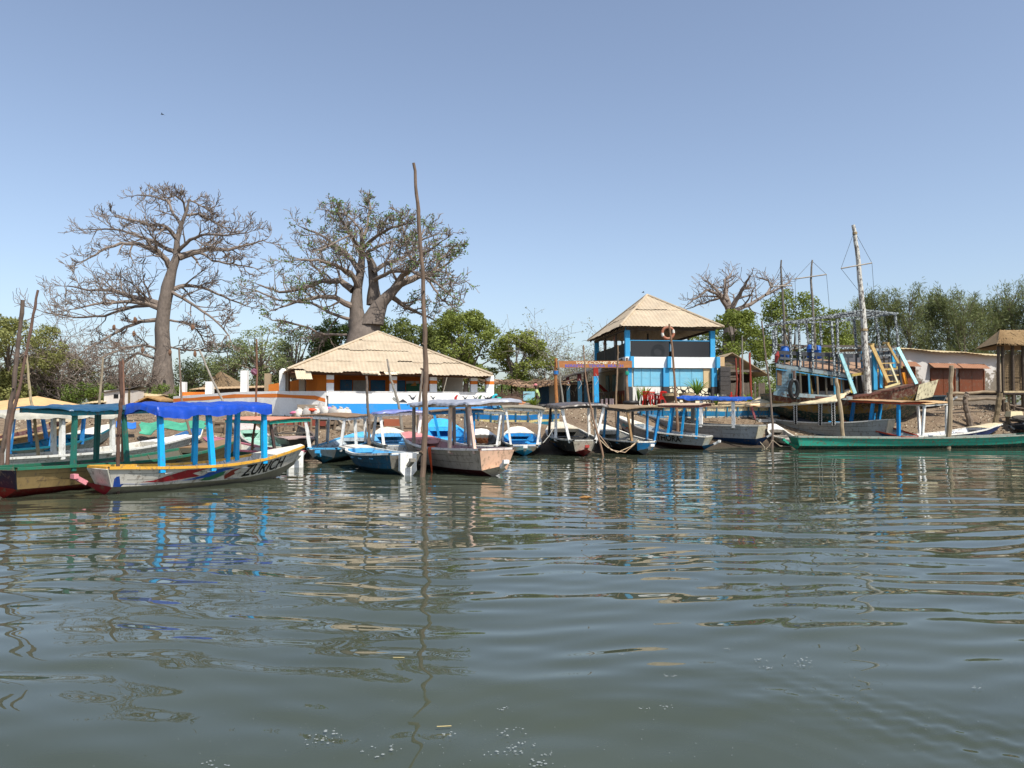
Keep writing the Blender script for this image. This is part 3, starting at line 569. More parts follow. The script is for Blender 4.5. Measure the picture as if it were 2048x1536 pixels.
# ---- orange and white house ----
def house():
    O = (-11.05, 36.6, 0); A = R(16.7); W_ = 10.45
    t = frame('veranda_house', 'white and orange veranda house with a huge sandy tin roof beside the tallest pole', 'house', O, A)
    ez = 3.84; mb = MB(); ap = (5.0, 5.3, 6.35)
    corr(mb, (0, 0, ez), (W_, 0, ez-.12), ap, 4, .2, .014, .32, seed=2); corr(mb, (W_, 0, ez-.12), (W_, W_, ez-.1), ap, 4, .2, .014, .1, seed=3)
    corr(mb, (0, W_, ez), (0, 0, ez), ap, 4, .2, .014, .3, seed=4); corr(mb, (W_, W_, ez), (0, W_, ez), ap, 2, .4, .02)
    for c_ in ((0, 0, ez), (W_, 0, ez-.12)): mb.tube([Vector(c_)+Vector((0, 0, .06)), Vector(ap)+Vector((0, 0, .06))], .07, 6)
    rf = mb.build('roof', tinroof('#b9a88e'), t, local=True)
    mb = MB(); rr = random.Random(4)           # loose bent sheets along the eave
    for (x, w2, dz, dy) in ((.35, .75, -.45, -.12), (3.55, .9, -.2, -.16), (4.7, .8, -.17, -.12)):
        g = [[(x+w2*i/14, -.02, ez-.02+.02*(i % 2)) for i in range(15)], [(x+w2*i/14+.1, dy, ez+dz+.02*(i % 2)) for i in range(15)]]; mb.grid(g, thick=(0, .01, 0))
    mb.build('bent_sheet', tinroof('#d5c7a8'), rf, local=True)
    mb = MB()
    for i in range(14): mb.beam((.4+i*.74, .1, ez-.1), (5+(i-6.5)*.1, 5.2, 6.15), .06, .09)
    mb.beam((.1, .5, ez-.12), (W_-.1, .5, ez-.2), .09, .12); mb.beam((.2, .12, ez-.1), (W_-.1, .12, ez-.2), .05, .05)
    mb.build('rafters', wood('#6b4a34'), t, local=True)
    # columns with orange band
    fy = .62
    for px in (660, 786, 866, 947, 979):
        x = lx(px, O, A, fy); w_ = .36 if px != 979 else .42; mb = MB(); z0 = 2.6
        mb.box((x, fy, (z0+3.24)/2), (w_, .32, 3.24-z0)); mb.box((x, fy, 3.33), (w_+.006, .326, .18), mi=1); mb.box((x, fy, (3.42+3.74)/2), (w_, .32, .32))
        mb.build('column', [plaster('#f2f0ec', amt=.3), plaster('#dd7826')], t, local=True)
    for (x, y) in ((8.4, 9.3), (9.9, 6.5), (9.9, 9.3), (6.8, 9.3)):
        mb = MB(); mb.box((x, y, 2.9), (.32, .32, 1.8)); mb.box((x, y, 3.33), (.326, .326, .18), mi=1); mb.build('column', [plaster('#d8d5cc'), plaster('#d9762a')], t, local=True)
    # parapet
    x0, x1 = lx(657, O, A, .45), lx(986, O, A, .45); mb = MB()
    mb.box(((x0+x1)/2, .62, 2.50), (x1-x0, .36, .60)); mb.box(((x0+x1)/2, .62, 1.72), (x1-x0+.004, .366, .96), mi=1); mb.box(((x0+x1)/2, .62, 2.815), (x1-x0+.02, .4, .03))
    mb.box((x1-.18, 5.5, 2.2), (.3, 9.4, 1.2))
    def wpoly(pts, px, zc, s_, mi):
        cx = lx(px, O, A, .44); mb.prism([(cx+a*s_, .44, zc+b*s_) for a, b in pts], (0, -.006, 0), mi)
    gull = [(-.6, .35), (-.3, .3), (-.05, -.02), (.25, .1), (.6, .5), (.3, -.05), (.1, -.35), (-.2, -.2), (-.3, .1)]
    wpoly(gull, 825, 2.52, .42, 3); wpoly([(-.6, -.2), (-.3, .12), (0, .3), (.35, .05), (.65, -.25), (0, -.18)], 806, 2.33, .36, 3)
    wpoly([(-.5, .1), (-.2, .5), (.05, .2), (.3, .5), (.2, -.2), (.5, -.6), (-.1, -.3)], 790, 2.42, .3, 2); wpoly([(-.3, .15), (-.18, .32), (0, .1), (.18, .3), (.08, -.1), (.28, -.4), (-.06, -.18)], 790, 2.43, .25, 0)
    for px, mi in ((912, 4), (951, 3), (960, 5), (972, 3), (866, 3), (930, 3)):
        wpoly([(-.3, -.5), (-.35, 0), (-.1, .3), (.2, .55), (.4, .4), (.2, .1), (.1, -.5)] if mi in (4, 5) else gull, px, 2.52, .28, mi)
    mb.build('parapet', [plaster('#f2f0ea', amt=.85), plaster('#2a8fd6', amt=.4), paint('#8a8a84', .1), paint('#3c3e42', .1), paint('#b02a2c', .1), paint('#3f5a3a', .1)], t, local=True)
    # inside wall: orange above, blue louvred shutters, white door panels
    yb = 3.0; mb = MB(); xa, xb = lx(655, O, A, yb), lx(868, O, A, yb)
    mb.box(((xa+xb)/2, yb+.12, 2.9), (xb-xa, .24, 2.0)); mb.box((xb, yb+1.2, 2.9), (.2, 2.4, 2.0))
    mb.box((lx(905, O, A, 4.5), 4.5, 2.9), (1.2, .2, 2.0), mi=1)
    mb.build('inner_wall', [plaster('#cf6f22'), plaster('#c9c2b4')], t, local=True)
    for i, (p0, p1, c_) in enumerate(((680, 704, 0), (741, 770, 0), (784, 810, 0))):
        a_, b2 = lx(p0, O, A, yb), lx(p1, O, A, yb); mb = MB(); mb.box(((a_+b2)/2, yb-.03, 2.85), (b2-a_, .05, 1.3))
        for k in range(12): mb.beam((a_+.03, yb-.07, 2.27+k*.105), (b2-.03, yb-.07, 2.27+k*.105), .03, .07)
        mb.build('shutter', paint('#1d5f86', .3), t, local=True)
    for (p0, p1, c_) in ((706, 738, '#a5a29c'), (812, 838, '#b5b2ac')):
        a_, b2 = lx(p0, O, A, yb), lx(p1, O, A, yb); mb = MB(); mb.box(((a_+b2)/2, yb-.03, 2.8), (b2-a_, .05, 1.35)); mb.build('door', paint(c_, .2), t, local=True)
    mb = MB(); a_, b2 = lx(812, O, A, yb), lx(840, O, A, yb); mb.box(((a_+b2)/2, yb-.07, 3.05), (b2-a_, .03, .55)); mb.prism([(a_+.2, yb-.09, 3.2), (a_+.5, yb-.09, 3.42), (b2-.2, yb-.09, 3.2)], (0, -.01, 0), 1)
    mb.build('painting', [paint('#1f6a48', .1), paint('#c98a3a', .1)], t, local=True)
    # orange wing seen under the torn left corner of the roof
    mb = MB(); p = [P(545, 0, 40.6), P(598, 0, 39.8), P(640, 0, 38.5), P(658, 0, 38.2)]
    slab(mb, p[0].xy, p[1].xy, 2.2, (3.25, 3.45), .2); slab(mb, p[1].xy, p[2].xy, 2.2, (3.45, 3.8), .2); slab(mb, p[2].xy, p[3].xy, 2.2, (3.8, 3.75), .2)
    mb.build('orange_wall', plaster('#e8842c'), t)
    mb = MB(); mb.box((5.2, 5.5, 2.05), (9.4, 9.6, .2)); mb.build('floor_slab', plaster('#8a7d6c'), t, local=True)
    mb = MB()
    for k in range(9): mb.beam((1.1, .35-.0, 0), (1.1, .35, 0), .01)
    for (px, D) in ((580, 39), (612, 38.4)):
        q = P(px, 0, D); mb.box((q.x, q.y, 3.0), (.3, .3, 1.55))
    mb.build('bare_column', plaster('#9d8d78'), t)
house()
# ---- terrace wall to the left with white pillars ----
def terrace():
    p = [P(657, 0, 37.6), P(560, 0, 38.6), P(480, 0, 40.2), P(415, 0, 42), P(358, 0, 44)]
    t = thing('terrace_wall', 'long whitewashed terrace wall with orange stripe and white stub pillars', 'wall', (p[2].x, p[2].y, 1.5))
    mb = MB(); zt = [2.83, 2.85, 2.84, 2.74, 2.66]
    for i in range(4):
        slab(mb, p[i+1].xy, p[i].xy, 1.2, (zt[i+1], zt[i]), .22)
        a, b_ = Vector((p[i+1].x, p[i+1].y, 0)), Vector((p[i].x, p[i].y, 0)); d = (b_-a).normalized(); nn = Vector((d.y, -d.x, 0))*.005
        n_ = 10; g0, g1 = [], []
        for k in range(n_+1):
            u = i+1-k/n_; zz = float(np.interp(u, [0, .2, 1, 2, 3, 4], [2.36, 2.5, 2.62, 2.62, 2.5, 2.42])); wd = .09+.012*math.sin(u*7); q = a.lerp(b_, k/n_)+nn
            g0.append((q.x, q.y, zz-wd)); g1.append((q.x, q.y, zz+wd))
        mb.grid([g0, g1], 1, thick=(nn.x*-.6, nn.y*-.6, 0))
        c_ = a.lerp(b_, .5); 
    mb.build('wall', [plaster('#f0eee8', amt=.7), plaster('#e07c30', amt=.3)], t)
    for px, pt, D, w_, hh in ((365, 764, 43.9, .33, '#e6e4dd'), (418, 763, 42.1, .4, '#e6e4dd'), (488, 741, 40.3, .36, '#e6e4dd'), (565, 741, 38.8, .32, '#e6e4dd')):
        q = P(px, pt, D); mb = MB(); z0 = 2.5; mb.box((q.x, q.y+.12, (z0+q.z)/2), (w_, .3, q.z-z0))
        if px == 565: mb.blob((q.x, q.y+.12, q.z), (w_*.5, .15, .12), 10, 6)
        mb.build('pillar', plaster(hh), t)
    q = P(536, 747, 41); mb = MB(); mb.box((q.x, q.y, (2+q.z)/2), (.3, .28, q.z-2)); mb.build('bare_pillar', plaster('#a08c70'), t)
    mb = MB()
    for dx in (-.08, 0, .07): q = P(488, 741, 40.3); mb.tube([(q.x+dx, q.y+.1, q.z-.02), (q.x+dx*1.2, q.y+.1, q.z+.75)], .012, 4)
    mb.build('rebar', paint('#5a3f30', .5), t)
    mb = MB(); mb.box((Xp(390, 43.4), 43.4, 2.75), (1.5, .12, .3)); mb.build('orange_panel', plaster('#dc7a2a'), t)
terrace()
# ---- two storey blue and white building ----
def tower():
    A = R(5.4); O = (Xp(1252, 46.4), 46.4, 0)
    t = frame('two_storey_bar', 'two-storey sky-blue and white building with open upper deck under a sandy pyramid roof', 'building', O, A)
    X1 = lx(1430, O, A, 0); Yd = 9.4; z1, z2, z3, z4 = 4.48, 5.16, 6.2, 6.98; g = 2.1
    sk, wh = plaster('#3d9dcd', amt=.3), plaster('#f0f2f0', amt=.7)
    def px(p, y=0): return lx(p, O, A, y)
    mb = MB(); o_ = .45; ez = 7.02; ap = (X1/2-.15, Yd/2, 9.75)
    a, b_, c_, d_ = (-o_, -o_, ez), (X1+o_, -o_, ez), (X1+o_, Yd+o_, ez), (-o_, Yd+o_, ez)
    corr(mb, a, b_, ap, 2, .24, .014); corr(mb, b_, c_, ap, 2, .24, .014); corr(mb, c_, d_, ap, 1, .4); corr(mb, d_, a, ap, 3, .24, .014)
    for q in (a, b_, c_, d_): mb.tube([Vector(q)+Vector((0, 0, .05)), Vector(ap)+Vector((0, 0, .05))], .08, 6)
    rf = mb.build('roof', tinroof('#b7a68c'), t, local=True)
    mb = MB()
    for i in range(9): mb.beam((X1*i/8, -.35, ez-.08), (ap[0]+(i-4)*.08, ap[1]-.3, 9.55), .06, .1)
    for i in range(11): mb.beam((-.35, Yd*i/10, ez-.08), (ap[0]-.2, ap[1]+(i-5)*.06, 9.5), .06, .1)
    mb.beam((0, 0, ez-.12), (X1, 0, ez-.12), .12, .14); mb.beam((0, 0, ez-.12), (0, Yd, ez-.12), .12, .14); mb.beam((X1, 0, ez-.12), (X1, Yd, ez-.12), .12, .14)
    mb.build('rafters', wood('#57493c'), t, local=True)
    for (x, y) in ((.12, .12), (X1-.12, .12), (.12, Yd-.1), (X1-.12, Yd-.1)):
        mb = MB(); mb.box((x, y, (z2+z4)/2), (.3, .3, z4-z2+.02)); mb.build('upper_column', sk, t, local=True)
    mb = MB()
    for (x, y) in ((.1, 3.0), (.1, 6.2), (X1*.36, Yd-.1), (X1*.75, Yd-.1), (X1*.42, 3.5), (X1-.1, 4.7)): mb = MB(); mb.box((x, y, (z2+z4)/2), (.11, .11, z4-z2)); mb.build('deck_prop', wood('#6a6258'), t, local=True)
    # first floor beam, stepped at the columns
    mb = MB(); mb.box((X1/2, 1.0, (z1+z2)/2), (X1+.1, 2.2, z2-z1)); mb.box((X1/2, Yd/2+.8, (z1+z2)/2), (X1, Yd-1.6, z2-z1-.1)); mb.build('floor_beam', wh, t, local=True)
    for p_ in (1262, 1336, 1433):
        x = px(p_); mb = MB(); mb.box((x, -.24, (z1+z2)/2), (.22, .3, z2-z1+.02)); mb.build('beam_end', sk, t, local=True)
    mb = MB(); mb.box((px(1441), -.1, (z1+z2)/2+.06), (.34, .4, z2-z1-.1)); mb.build('beam_end', plaster('#c9a87c'), t, local=True)
    for p_, w_ in ((1257, .34), (1331, .36), (1427, .34)):
        x = px(p_); mb = MB(); mb.box((x, -.03, (3.3+z1)/2), (w_, .34, z1-3.3)); mb.box((x, -.03, (g-.3+3.3)/2), (w_+.004, .344, 3.3-g+.3), mi=1)
        mb.build('column', [sk, plaster('#3a3a3c')], t, local=True)
    # glazed dark balustrade
    mb = MB(); bm_, n, l, b = base_mat('dark_netting'); b.inputs['Base Color'].default_value = (.02, .02, .022, 1); b.inputs['Roughness'].default_value = .25
    xm = px(1340); mb.box(((.3+xm)/2, .08, (z2+z3)/2), (xm-.34, .03, z3-z2-.03)); mb.box(((xm+.12+X1-.3)/2, .08, (z2+z3)/2), (X1-.3-xm-.12, .03, z3-z2-.03)); mb.build('balustrade', bm_, t, local=True)
    mb = MB(); mb.beam((.25, .08, z3), (X1-.25, .08, z3), .07, .05); mb.build('handrail', sk, t, local=True)
    mb = MB()
    for i in range(60): mb.box((.1, .4+i*.148, (z2+z3-.15)/2+rnd.uniform(-.02, .02)), (.03, .135, z3-.1-z2), mi=i % 2)
    mb.box((X1-.1, Yd/2, (z2+z3)/2), (.03, Yd-.5, z3-z2)); mb.box((X1/2, Yd-.1, (z2+z3)/2), (X1-.4, .03, z3-z2)); mb.build('board_balustrade', [wood('#4a4636'), wood('#38352a')], t, local=True)
    # ground floor walls
    mb = MB(); mb.box((X1/2, .2, (g-.3+z1)/2), (X1-.3, .2, z1-g+.3-.004)); mb.box((.12, Yd/2, (g-.3+z1)/2), (.2, Yd, z1-g+.29)); mb.box((X1-.12, Yd/2, (g-.3+z1)/2), (.2, Yd, z1-g+.29)); mb.build('wall', plaster('#bdb9a8'), t, local=True)
    dz0, dz1 = 3.33, 4.42; xs = [px(v) for v in (1268, 1284, 1301, 1325)]; xs2 = [px(v) for v in (1339, 1360, 1384, 1407)]
    for q in (xs, xs2):
        for i in range(3):
            mb = MB(); w_ = q[i+1]-q[i]; cx = (q[i]+q[i+1])/2; mb.box((cx, .075, (dz0+dz1)/2), (w_-.02, .05, dz1-dz0))
            for s_ in (-1, 1): mb.box((cx+s_*w_*.42, .045, (dz0+dz1)/2), (.05, .012, dz1-dz0-.06))
            for zz in (dz0+.1, (dz0+dz1)/2, dz1-.1): mb.box((cx, .047, zz), (w_*.78, .01, .05))
            mb.build('shutter', plaster('#78bbd4', dirt='#9ab4b8', amt=.8, scale=3), t, local=True)
    mb = MB(); mb.box((px(1416), .06, 3.85), (px(1424)-px(1407), .1, 1.2)); mb.build('pier', plaster('#cdb48a'), t, local=True)
    # lower band: white with black spikes, cream with black cobble gaps
    xa, xb = px(1266), px(1322); mb = MB(); mb.box(((xa+xb)/2, .07, (g-.2+3.28)/2), (xb-xa, .08, 3.28-g+.2))
    for i in range(9):
        x = xa+.12+(xb-xa-.2)*i/9; hh = .55+.4*((i*37) % 10)/10
        mb.prism([(x, .028, 2.2), (x+.12, .028, 2.2), (x+.06, .028, 2.2+hh+.1)], (0, -.004, 0), 1)
    mb.build('spike_panel', [plaster('#e4e2da'), paint('#1c1c1c', .1)], t, local=True)
    xa, xb = px(1338), px(1423); m, n, l, b = base_mat('cobble_paint'); v = n.new('ShaderNodeTexVoronoi'); v.feature = 'DISTANCE_TO_EDGE'; v.inputs['Scale'].default_value = 3.4
    l.new(n.new('ShaderNodeTexCoord').outputs['Object'], v.inputs['Vector']); l.new(ramp(n, l, v.outputs['Distance'], .07, .10, lin('#1d1b18'), lin('#ece2c6')).outputs[0], b.inputs['Base Color']); b.inputs['Roughness'].default_value = .9
    mb = MB(); mb.box(((xa+xb)/2, .07, (g-.2+3.3)/2), (xb-xa, .08, 3.3-g+.2)); mb.build('cobble_panel', m, t, local=True)
    # shaded side wall fittings
    for (y, w_, z0, z_, c_) in ((1.2, 1.3, 2.9, 4.2, '#8f8c80'), (3.2, .9, 2.1, 4.2, '#2a6f7c'), (5.2, .9, 2.1, 4.2, '#2a6f7c')):
        mb = MB(); mb.box((-.0, y, (z0+z_)/2), (.05, w_, z_-z0)); mb.build('side_door', paint(c_, .3), t, local=True)
    mb = MB(); mb.box((-.01, 4.2, 2.6), (.05, 7.6, .95))
    for i in range(12):
        y = .7+i*.62; mb.prism([(-.037, y, 2.3), (-.037, y+.18, 2.6), (-.037, y, 2.9), (-.037, y-.18, 2.6)], (-.006, 0, 0), 1+i % 2)
    mb.build('painted_dado', [paint('#6d2c22', .2), paint('#b59a5c', .2), paint('#2f5a44', .2)], t, local=True)
    # charcoal block pillar at the right
    mb = MB(); q = P(1442, 0, 46.6)
    for k in range(9): mb.box((q.x, q.y, 2.05+k*.29), (.62+.02*(k % 2), .5, .27), 0)
    mb.build('block_pillar', wood('#4a4644'), t)
tower()
def veranda():
    q = P(1190, 0, 43.6); t = thing('veranda', 'lean-to veranda with dark tin roof on teal and blue posts tipped red', 'veranda', (q.x, q.y, 2.1))
    def p(px, py, D): return P(px, py, D)
    mb = MB(); a0, a1, b0, b1 = p(1122, 756, 47.5), p(1186, 734, 43.8), p(1170, 748, 54), p(1262, 716, 46.5); g = []
    A_, B_, C_, D_ = p(1123, 757, 46), p(1236, 720, 45.4), p(1262, 716, 52), p(1140, 752, 55)
    for i in range(21):
        u = i/20; g.append([A_.lerp(B_, u)+Vector((0, 0, .05*math.sin(u*9))), (A_.lerp(B_, u)).lerp(D_.lerp(C_, u), .5)+Vector((0, 0, .1)), D_.lerp(C_, u)])
    mb.grid(g, thick=(0, 0, -.07)); mb.build('roof', tinroof('#4a4640'), t)
    for px, pt, D, w_ in ((1137, 754, 46.2, .21), (1160, 748, 46.1, .25), (1172, 744, 47.3, .22), (1193, 736, 44.6, .28)):
        q = p(px, pt, D); z0 = 1.9; zr = z0+(q.z-z0)*.8; mb = MB(); mb.beam((q.x, q.y, z0), (q.x-.04, q.y, zr), w_, w_)
        mb.beam((q.x-.04, q.y, zr), (q.x-.05, q.y, q.z), w_, w_, 1); c0 = '#1d4f66' if px != 1193 else '#2f9fd8'
        zz = [(.58, -1), (.72, .9), (.86, -.6)]
        for i in range(2):
            (f0, s0), (f1, s1) = zz[i], zz[i+1]; mb.beam((q.x+s0*w_*.4, q.y-w_*.52, z0+(q.z-z0)*f0), (q.x+s1*w_*.4, q.y-w_*.52, z0+(q.z-z0)*f1), .035, .02, 2)
        mb.build('post', [paint(c0, .25), paint('#9c2f24' if px == 1193 else '#5a1c1a', .2), paint('#c9c6bc', .1)], t)
    q = p(1120, 0, 50); mb = MB(); mb.box((p(1165, 0, 46).x+.4, 47.5, 2.0), (5.5, 6.0, .25)); mb.build('plinth', plaster('#8f7f68'), t)
    for px in (1204, 1213, 1221, 1225):
        q = p(px, 802, 44.3); mb = MB(); mb.tube([(q.x, q.y, 2.05), (q.x, q.y, 2.5+.03*(px % 4))], .075, 10); mb.build('stub_post', plaster('#c9b0a8'), t)
veranda()
def signboard():
    D = 43.2; a, b_ = P(1113, 0, D), P(1257, 0, D); t = thing('welcome_sign', 'orange-brown welcome signboard with cream and blue lettering carried on two rough poles', 'sign', (a.x, D, 1.8))
    zt, zb = 2+(HY-722)/F*D, 2+(HY-735.5)/F*D
    mb = MB(); mb.box(((a.x+b_.x)/2+.0, D-.12, (zt+zb)/2), (b_.x-a.x+.15, .04, zt-zb)); mats = [wood('#b87a48', grain=(.3, 1, 3))]
    def put(txt, px0, px1, z0, z1, c_, sh):
        v, fs = text_mesh(txt, sh, .02); mats.append(paint(c_, .1)); x0, x1 = Xp(px0, D), Xp(px1, D)
        mb.add([(x0+(x1-x0)*x, D-.146, z0+(z1-z0)*y) for x, y in v], fs, len(mats)-1)
    hh = zt-zb; put('WELCOME TO', 1152, 1238, zb+hh*.55, zt-.03, '#e9dcb8', .3); put('BERRETO  TENDA  BEACH', 1130, 1246, zb+.03, zb+hh*.48, '#5a62b8', 0)
    mb.build('board', mats, t)
    for px, pt, c_, r in ((1112, 720, '#a8703c', .11), (1254, 719, '#8a7058', .09)):
        q = P(px, pt, D); mb = MB(); mb.tube([(q.x+.06, D, 1.5), (q.x+.02, D, 2.6), (q.x-.03, D, 3.6), (q.x, D, q.z+.1)], [r, r*.95, r*.85, r*.75], 8)
        mb.build('pole', wood(c_), t)
        mb = MB(); zz = 2+(HY-(745 if px == 1112 else 746))/F*D; mb.tube([(q.x, D, zz-.1), (q.x, D, zz+.1)], r*1.25, 8); mb.build('wrap', cloth('#2a6fb0' if px == 1112 else '#1f9a7c'), t)
signboard()
# ---- white house with terracotta shutters on the right ----
def right_house():
    D0, D1 = 49, 51.5; a, b_ = P(1786, 0, D0), P(1985, 0, D1); c2 = P(2006, 0, 56)
    ang = math.atan2(b_.y-a.y, b_.x-a.x); t = frame('shuttered_house', 'low whitewashed house with peeling grey patches and closed brown shutters at the right', 'house', (a.x, a.y, 0), ang)
    L = (b_.xy-a.xy).length; zt0, zt1 = 5.85, 5.55
    m, n, l, b = base_mat('peeling_wall'); n1 = noise_node(n, l, .8, 9, .75); g = n.new('ShaderNodeNewGeometry'); sx = n.new('ShaderNodeSeparateXYZ'); l.new(g.outputs['Position'], sx.inputs[0])
    mr = n.new('ShaderNodeMapRange'); mr.inputs[1].default_value = 2.2; mr.inputs[2].default_value = 5.2; mr.inputs[3].default_value = .36; mr.inputs[4].default_value = -.04; l.new(sx.outputs[2], mr.inputs[0])
    ad = n.new('ShaderNodeMath'); ad.operation = 'ADD'; l.new(n1.outputs[0], ad.inputs[0]); l.new(mr.outputs[0], ad.inputs[1])
    n3 = noise_node(n, l, 7, 8, .8); cem = ramp(n, l, n3.outputs[0], .3, .7, lin('#5a5248'), lin('#857a6a'))
    l.new(mix(n, l, ramp(n, l, ad.outputs[0], .60, .64).outputs[0], lin('#c2bdb6'), cem.outputs[0]), b.inputs['Base Color']); b.inputs['Roughness'].default_value = .95; bump(n, l, b, n3.outputs[0], .5, .05)
    mb = MB(); slab(mb, (0, 0), (L, 0), 1.9, (zt0, zt1), .25); slab(mb, (L, 0), (L+1.0, 5), 1.9, (zt1, zt1-.2), .2); slab(mb, (0, 0), (-.5, 5), 1.9, zt0, -.2); mb.build('wall', m, t, local=True)
    mb = MB(); g_ = []
    for i in range(60):
        u = i/59; zz = zt0+.08+(zt1-zt0)*u; w_ = .03*(i % 2); g_.append([(-.4+(L+1.1)*u, -.5+.05*math.sin(i*.9), zz+w_-.1+.04*math.sin(u*14)), (-.4+(L+1.1)*u, 3, zz+.35+w_), (-.4+(L+1.1)*u, 6.5, zz+.1+w_)])
    mb.grid(g_, thick=(0, 0, -.03)); mb.build('roof', tinroof('#cdb88c'), t, local=True)
    for (p0, p1, z0, z1, y) in ((1863, 1908, 2.9, 4.55, 0), (1920, 1966, 3.1, 4.55, 0), (1800, 1828, 2.9, 4.6, 0)):
        x0, x1 = lx(p0, (a.x, a.y), ang, 0), lx(p1, (a.x, a.y), ang, 0); w_ = x1-x0
        wn = MB(); 
        for k in range(2): wn.box((x0+w_*(.25+.5*k), -.03, (z0+z1)/2), (w_/2-.03, .05, z1-z0))
        for zz in (z0-.04, z1+.04): wn.box(((x0+x1)/2, -.04, zz), (w_+.16, .1, .09))
        for xx in (x0-.05, x1+.05): wn.box((xx, -.04, (z0+z1)/2), (.08, .1, z1-z0))
        o = wn.build('shuttered_window', paint('#6f3a1e', .3), t, local=True)
        mb = MB(); g_ = [[(x0-.25+(w_+.4)*i/22, -.04, z1+.42+.02*(i % 2)) for i in range(23)], [(x0-.3+(w_+.4)*i/22, -.55, z1+.1+.02*(i % 2)) for i in range(23)]]
        mb.grid(g_, thick=(0, 0, -.03)); mb.build('awning', tinroof('#94694f'), t, local=True)
    for px in (1951, 1972):
        x = lx(px+4, (a.x, a.y), ang, -.2); mb = MB(); 
    x = L-.15; mb = MB(); mb.box((x, -.06, 3.5), (.3, .2, 3.2)); mb.build('corner_pier', plaster('#cdb896', amt=.8), t, local=True)
right_house()
# ---- thatched reed hut at the right edge ----
def reed_hut():
    D = 43.5; q = P(2000, 0, D); t = thing('reed_hut', 'thatched hut with woven reed walls on short stilts at the right edge', 'hut', (q.x, q.y, 2.3))
    x0, x1 = Xp(2003, D), Xp(2140, D); z = lambda py: 2+(HY-py)/F*D
    mb = MB(); ze, zp = z(688), z(655)
    e = [Vector((x0-.5, D-.5, ze)), Vector((x1, D-.5, ze)), Vector((x1, D+3.5, ze)), Vector((x0+.7, D+3.5, ze))]; r0, r1 = Vector((x0+.9, D+1.4, zp)), Vector((x1, D+1.4, zp))
    mb.add(e+[r0, r1], [(0, 1, 5, 4), (2, 3, 4, 5), (3, 0, 4), (1, 2, 5)]); mb.add([v-Vector((0, 0, .1)) for v in e], [(3, 2, 1, 0)])
    for k in range(900):                        # thatch straws
        u = rnd.random(); f = rnd.random(); lo = e[0].lerp(e[1], u); hi = Vector((max(lo.x, r0.x), r0.y, r0.z)) if lo.x > r0.x else r0
        p_ = lo.lerp(hi, f); d = (hi-lo).normalized(); mb.tube([p_+Vector((0, -.02, .03)), p_-d*.45+Vector((rnd.uniform(-.04, .04), -.03, .035))], [.018, .01], 3, caps=False)
    mb.build('thatch', wood('#a5875c', grain=(3, 1, 1)), t)
    for px in (1996, 2004, 2024, 2045):
        x = Xp(px, D); mb = MB(); mb.tube([(x, D-.1, 1.6), (x+.02, D-.1, ze)], .09, 7); mb.build('post', wood('#5a4b3c'), t)
    mb = MB(); zb, zt_ = z(782), z(702); k = 0; zz = zb
    while zz < zt_:
        if not (z(768) < zz < z(748) and k % 3 == 0): mb.beam((x0+.1, D+.02*(k % 2), zz), (x1, D+.02*(k % 2), zz), .02, .042)
        zz += .062 if zz > z(745) else .085; k += 1
    for i in range(40): mb.beam((x0+.15+i*.12, D+.02, zb), (x0+.15+i*.12, D+.02, zt_), .025)
    mb.build('reed_wall', wood('#8a7354', grain=(1, 1, 4)), t)
    mb = MB(); mb.box(((x0+x1)/2, D+1.5, zb-.12), (x1-x0, 3.4, .16)); mb.beam((x0, D-.15, zb-.05), (x0+1.2, D-.15, zb-.05), .12, .1, 1); mb.build('floor', [wood('#3c3028'), wood('#c9b48c')], t)
    for x in (x0+.5, x0+1.3, x0+2.2):
        mb = MB(); mb.tube([(x, D+.1, 1.7), (x, D+.1, zb-.2)], .08, 6); mb.build('stilt', wood('#a89470'), t)
    mb = MB(); xb_ = Xp(2012, D+3); mb.box(((xb_+x1)/2, D+3.0, (zb+zt_)/2), (x1-xb_, .05, zt_-zb)); mb.build('back_wall', wood('#8a7354', grain=(1, 1, 4)), t)
reed_hut()
# ---- small sheds ----
def shed(name, label, cat, px0, px1, pyt, pyb, D, wallm, depth=2.5, roof=None, roofdz=.0, over=.25, extra=None):
    x0, x1 = Xp(px0, D), Xp(px1, D); zt, zb = 2+(HY-pyt)/F*D, 1.9
    t = thing(name, label, cat, ((x0+x1)/2, D, zb)); mb = MB(); mb.box(((x0+x1)/2, D+depth/2, (zt+zb)/2), (x1-x0, depth, zt-zb)); mb.build('wall', wallm, t)
    if roof:
        mb = MB(); n_ = max(8, int((x1-x0+2*over)/.12)); g_ = []
        for i in range(n_+1):
            x = x0-over+(x1-x0+2*over)*i/n_; w_ = .02*(i % 2); s_ = roofdz*(i/n_-.5); g_.append([(x, D-over, zt+.02+w_+s_), (x, D+depth/2, zt+.18+w_+s_), (x, D+depth+over, zt+.06+w_+s_)])
        mb.grid(g_, thick=(0, 0, -.04)); mb.build('roof', roof, t)
    if extra: extra(t, x0, x1, zt, D)
    return t
def kx(t, x0, x1, zt, D):
    mb = MB(); mb.box((x0+(x1-x0)*.45, D-.01, zt-.38), (.3, .04, .26)); mb.build('window', paint('#121212', .1), t)
    mb = MB(); mb.box((x1-.1, D-.03, 2.6), (.12, .08, 1.6)); mb.build('corner_post', wood('#6a5a3c'), t)
shed('kiosk', 'tall white plastered kiosk with one tiny dark window beside the leafless tree', 'kiosk', 208, 262, 781, 0, 50, plaster('#d6d0c6', dirt='#9a6a4c', amt=1.1, scale=.9), 1.8, tinroof('#4a4540'), .3, .15, kx)
def box_open(t, x0, x1, zt, D):
    mb = MB(); mb.prism([(x0-.2, D-.4, zt-.25), ((x0+x1)/2, D-.4, zt+.22), (x1+.1, D-.4, zt-.05), (x1+.1, D-.4, zt-.13), ((x0+x1)/2, D-.4, zt+.12), (x0-.2, D-.4, zt-.35)], (0, 2.2, 0)); mb.build('gable_roof', wood('#b08a58'), t)
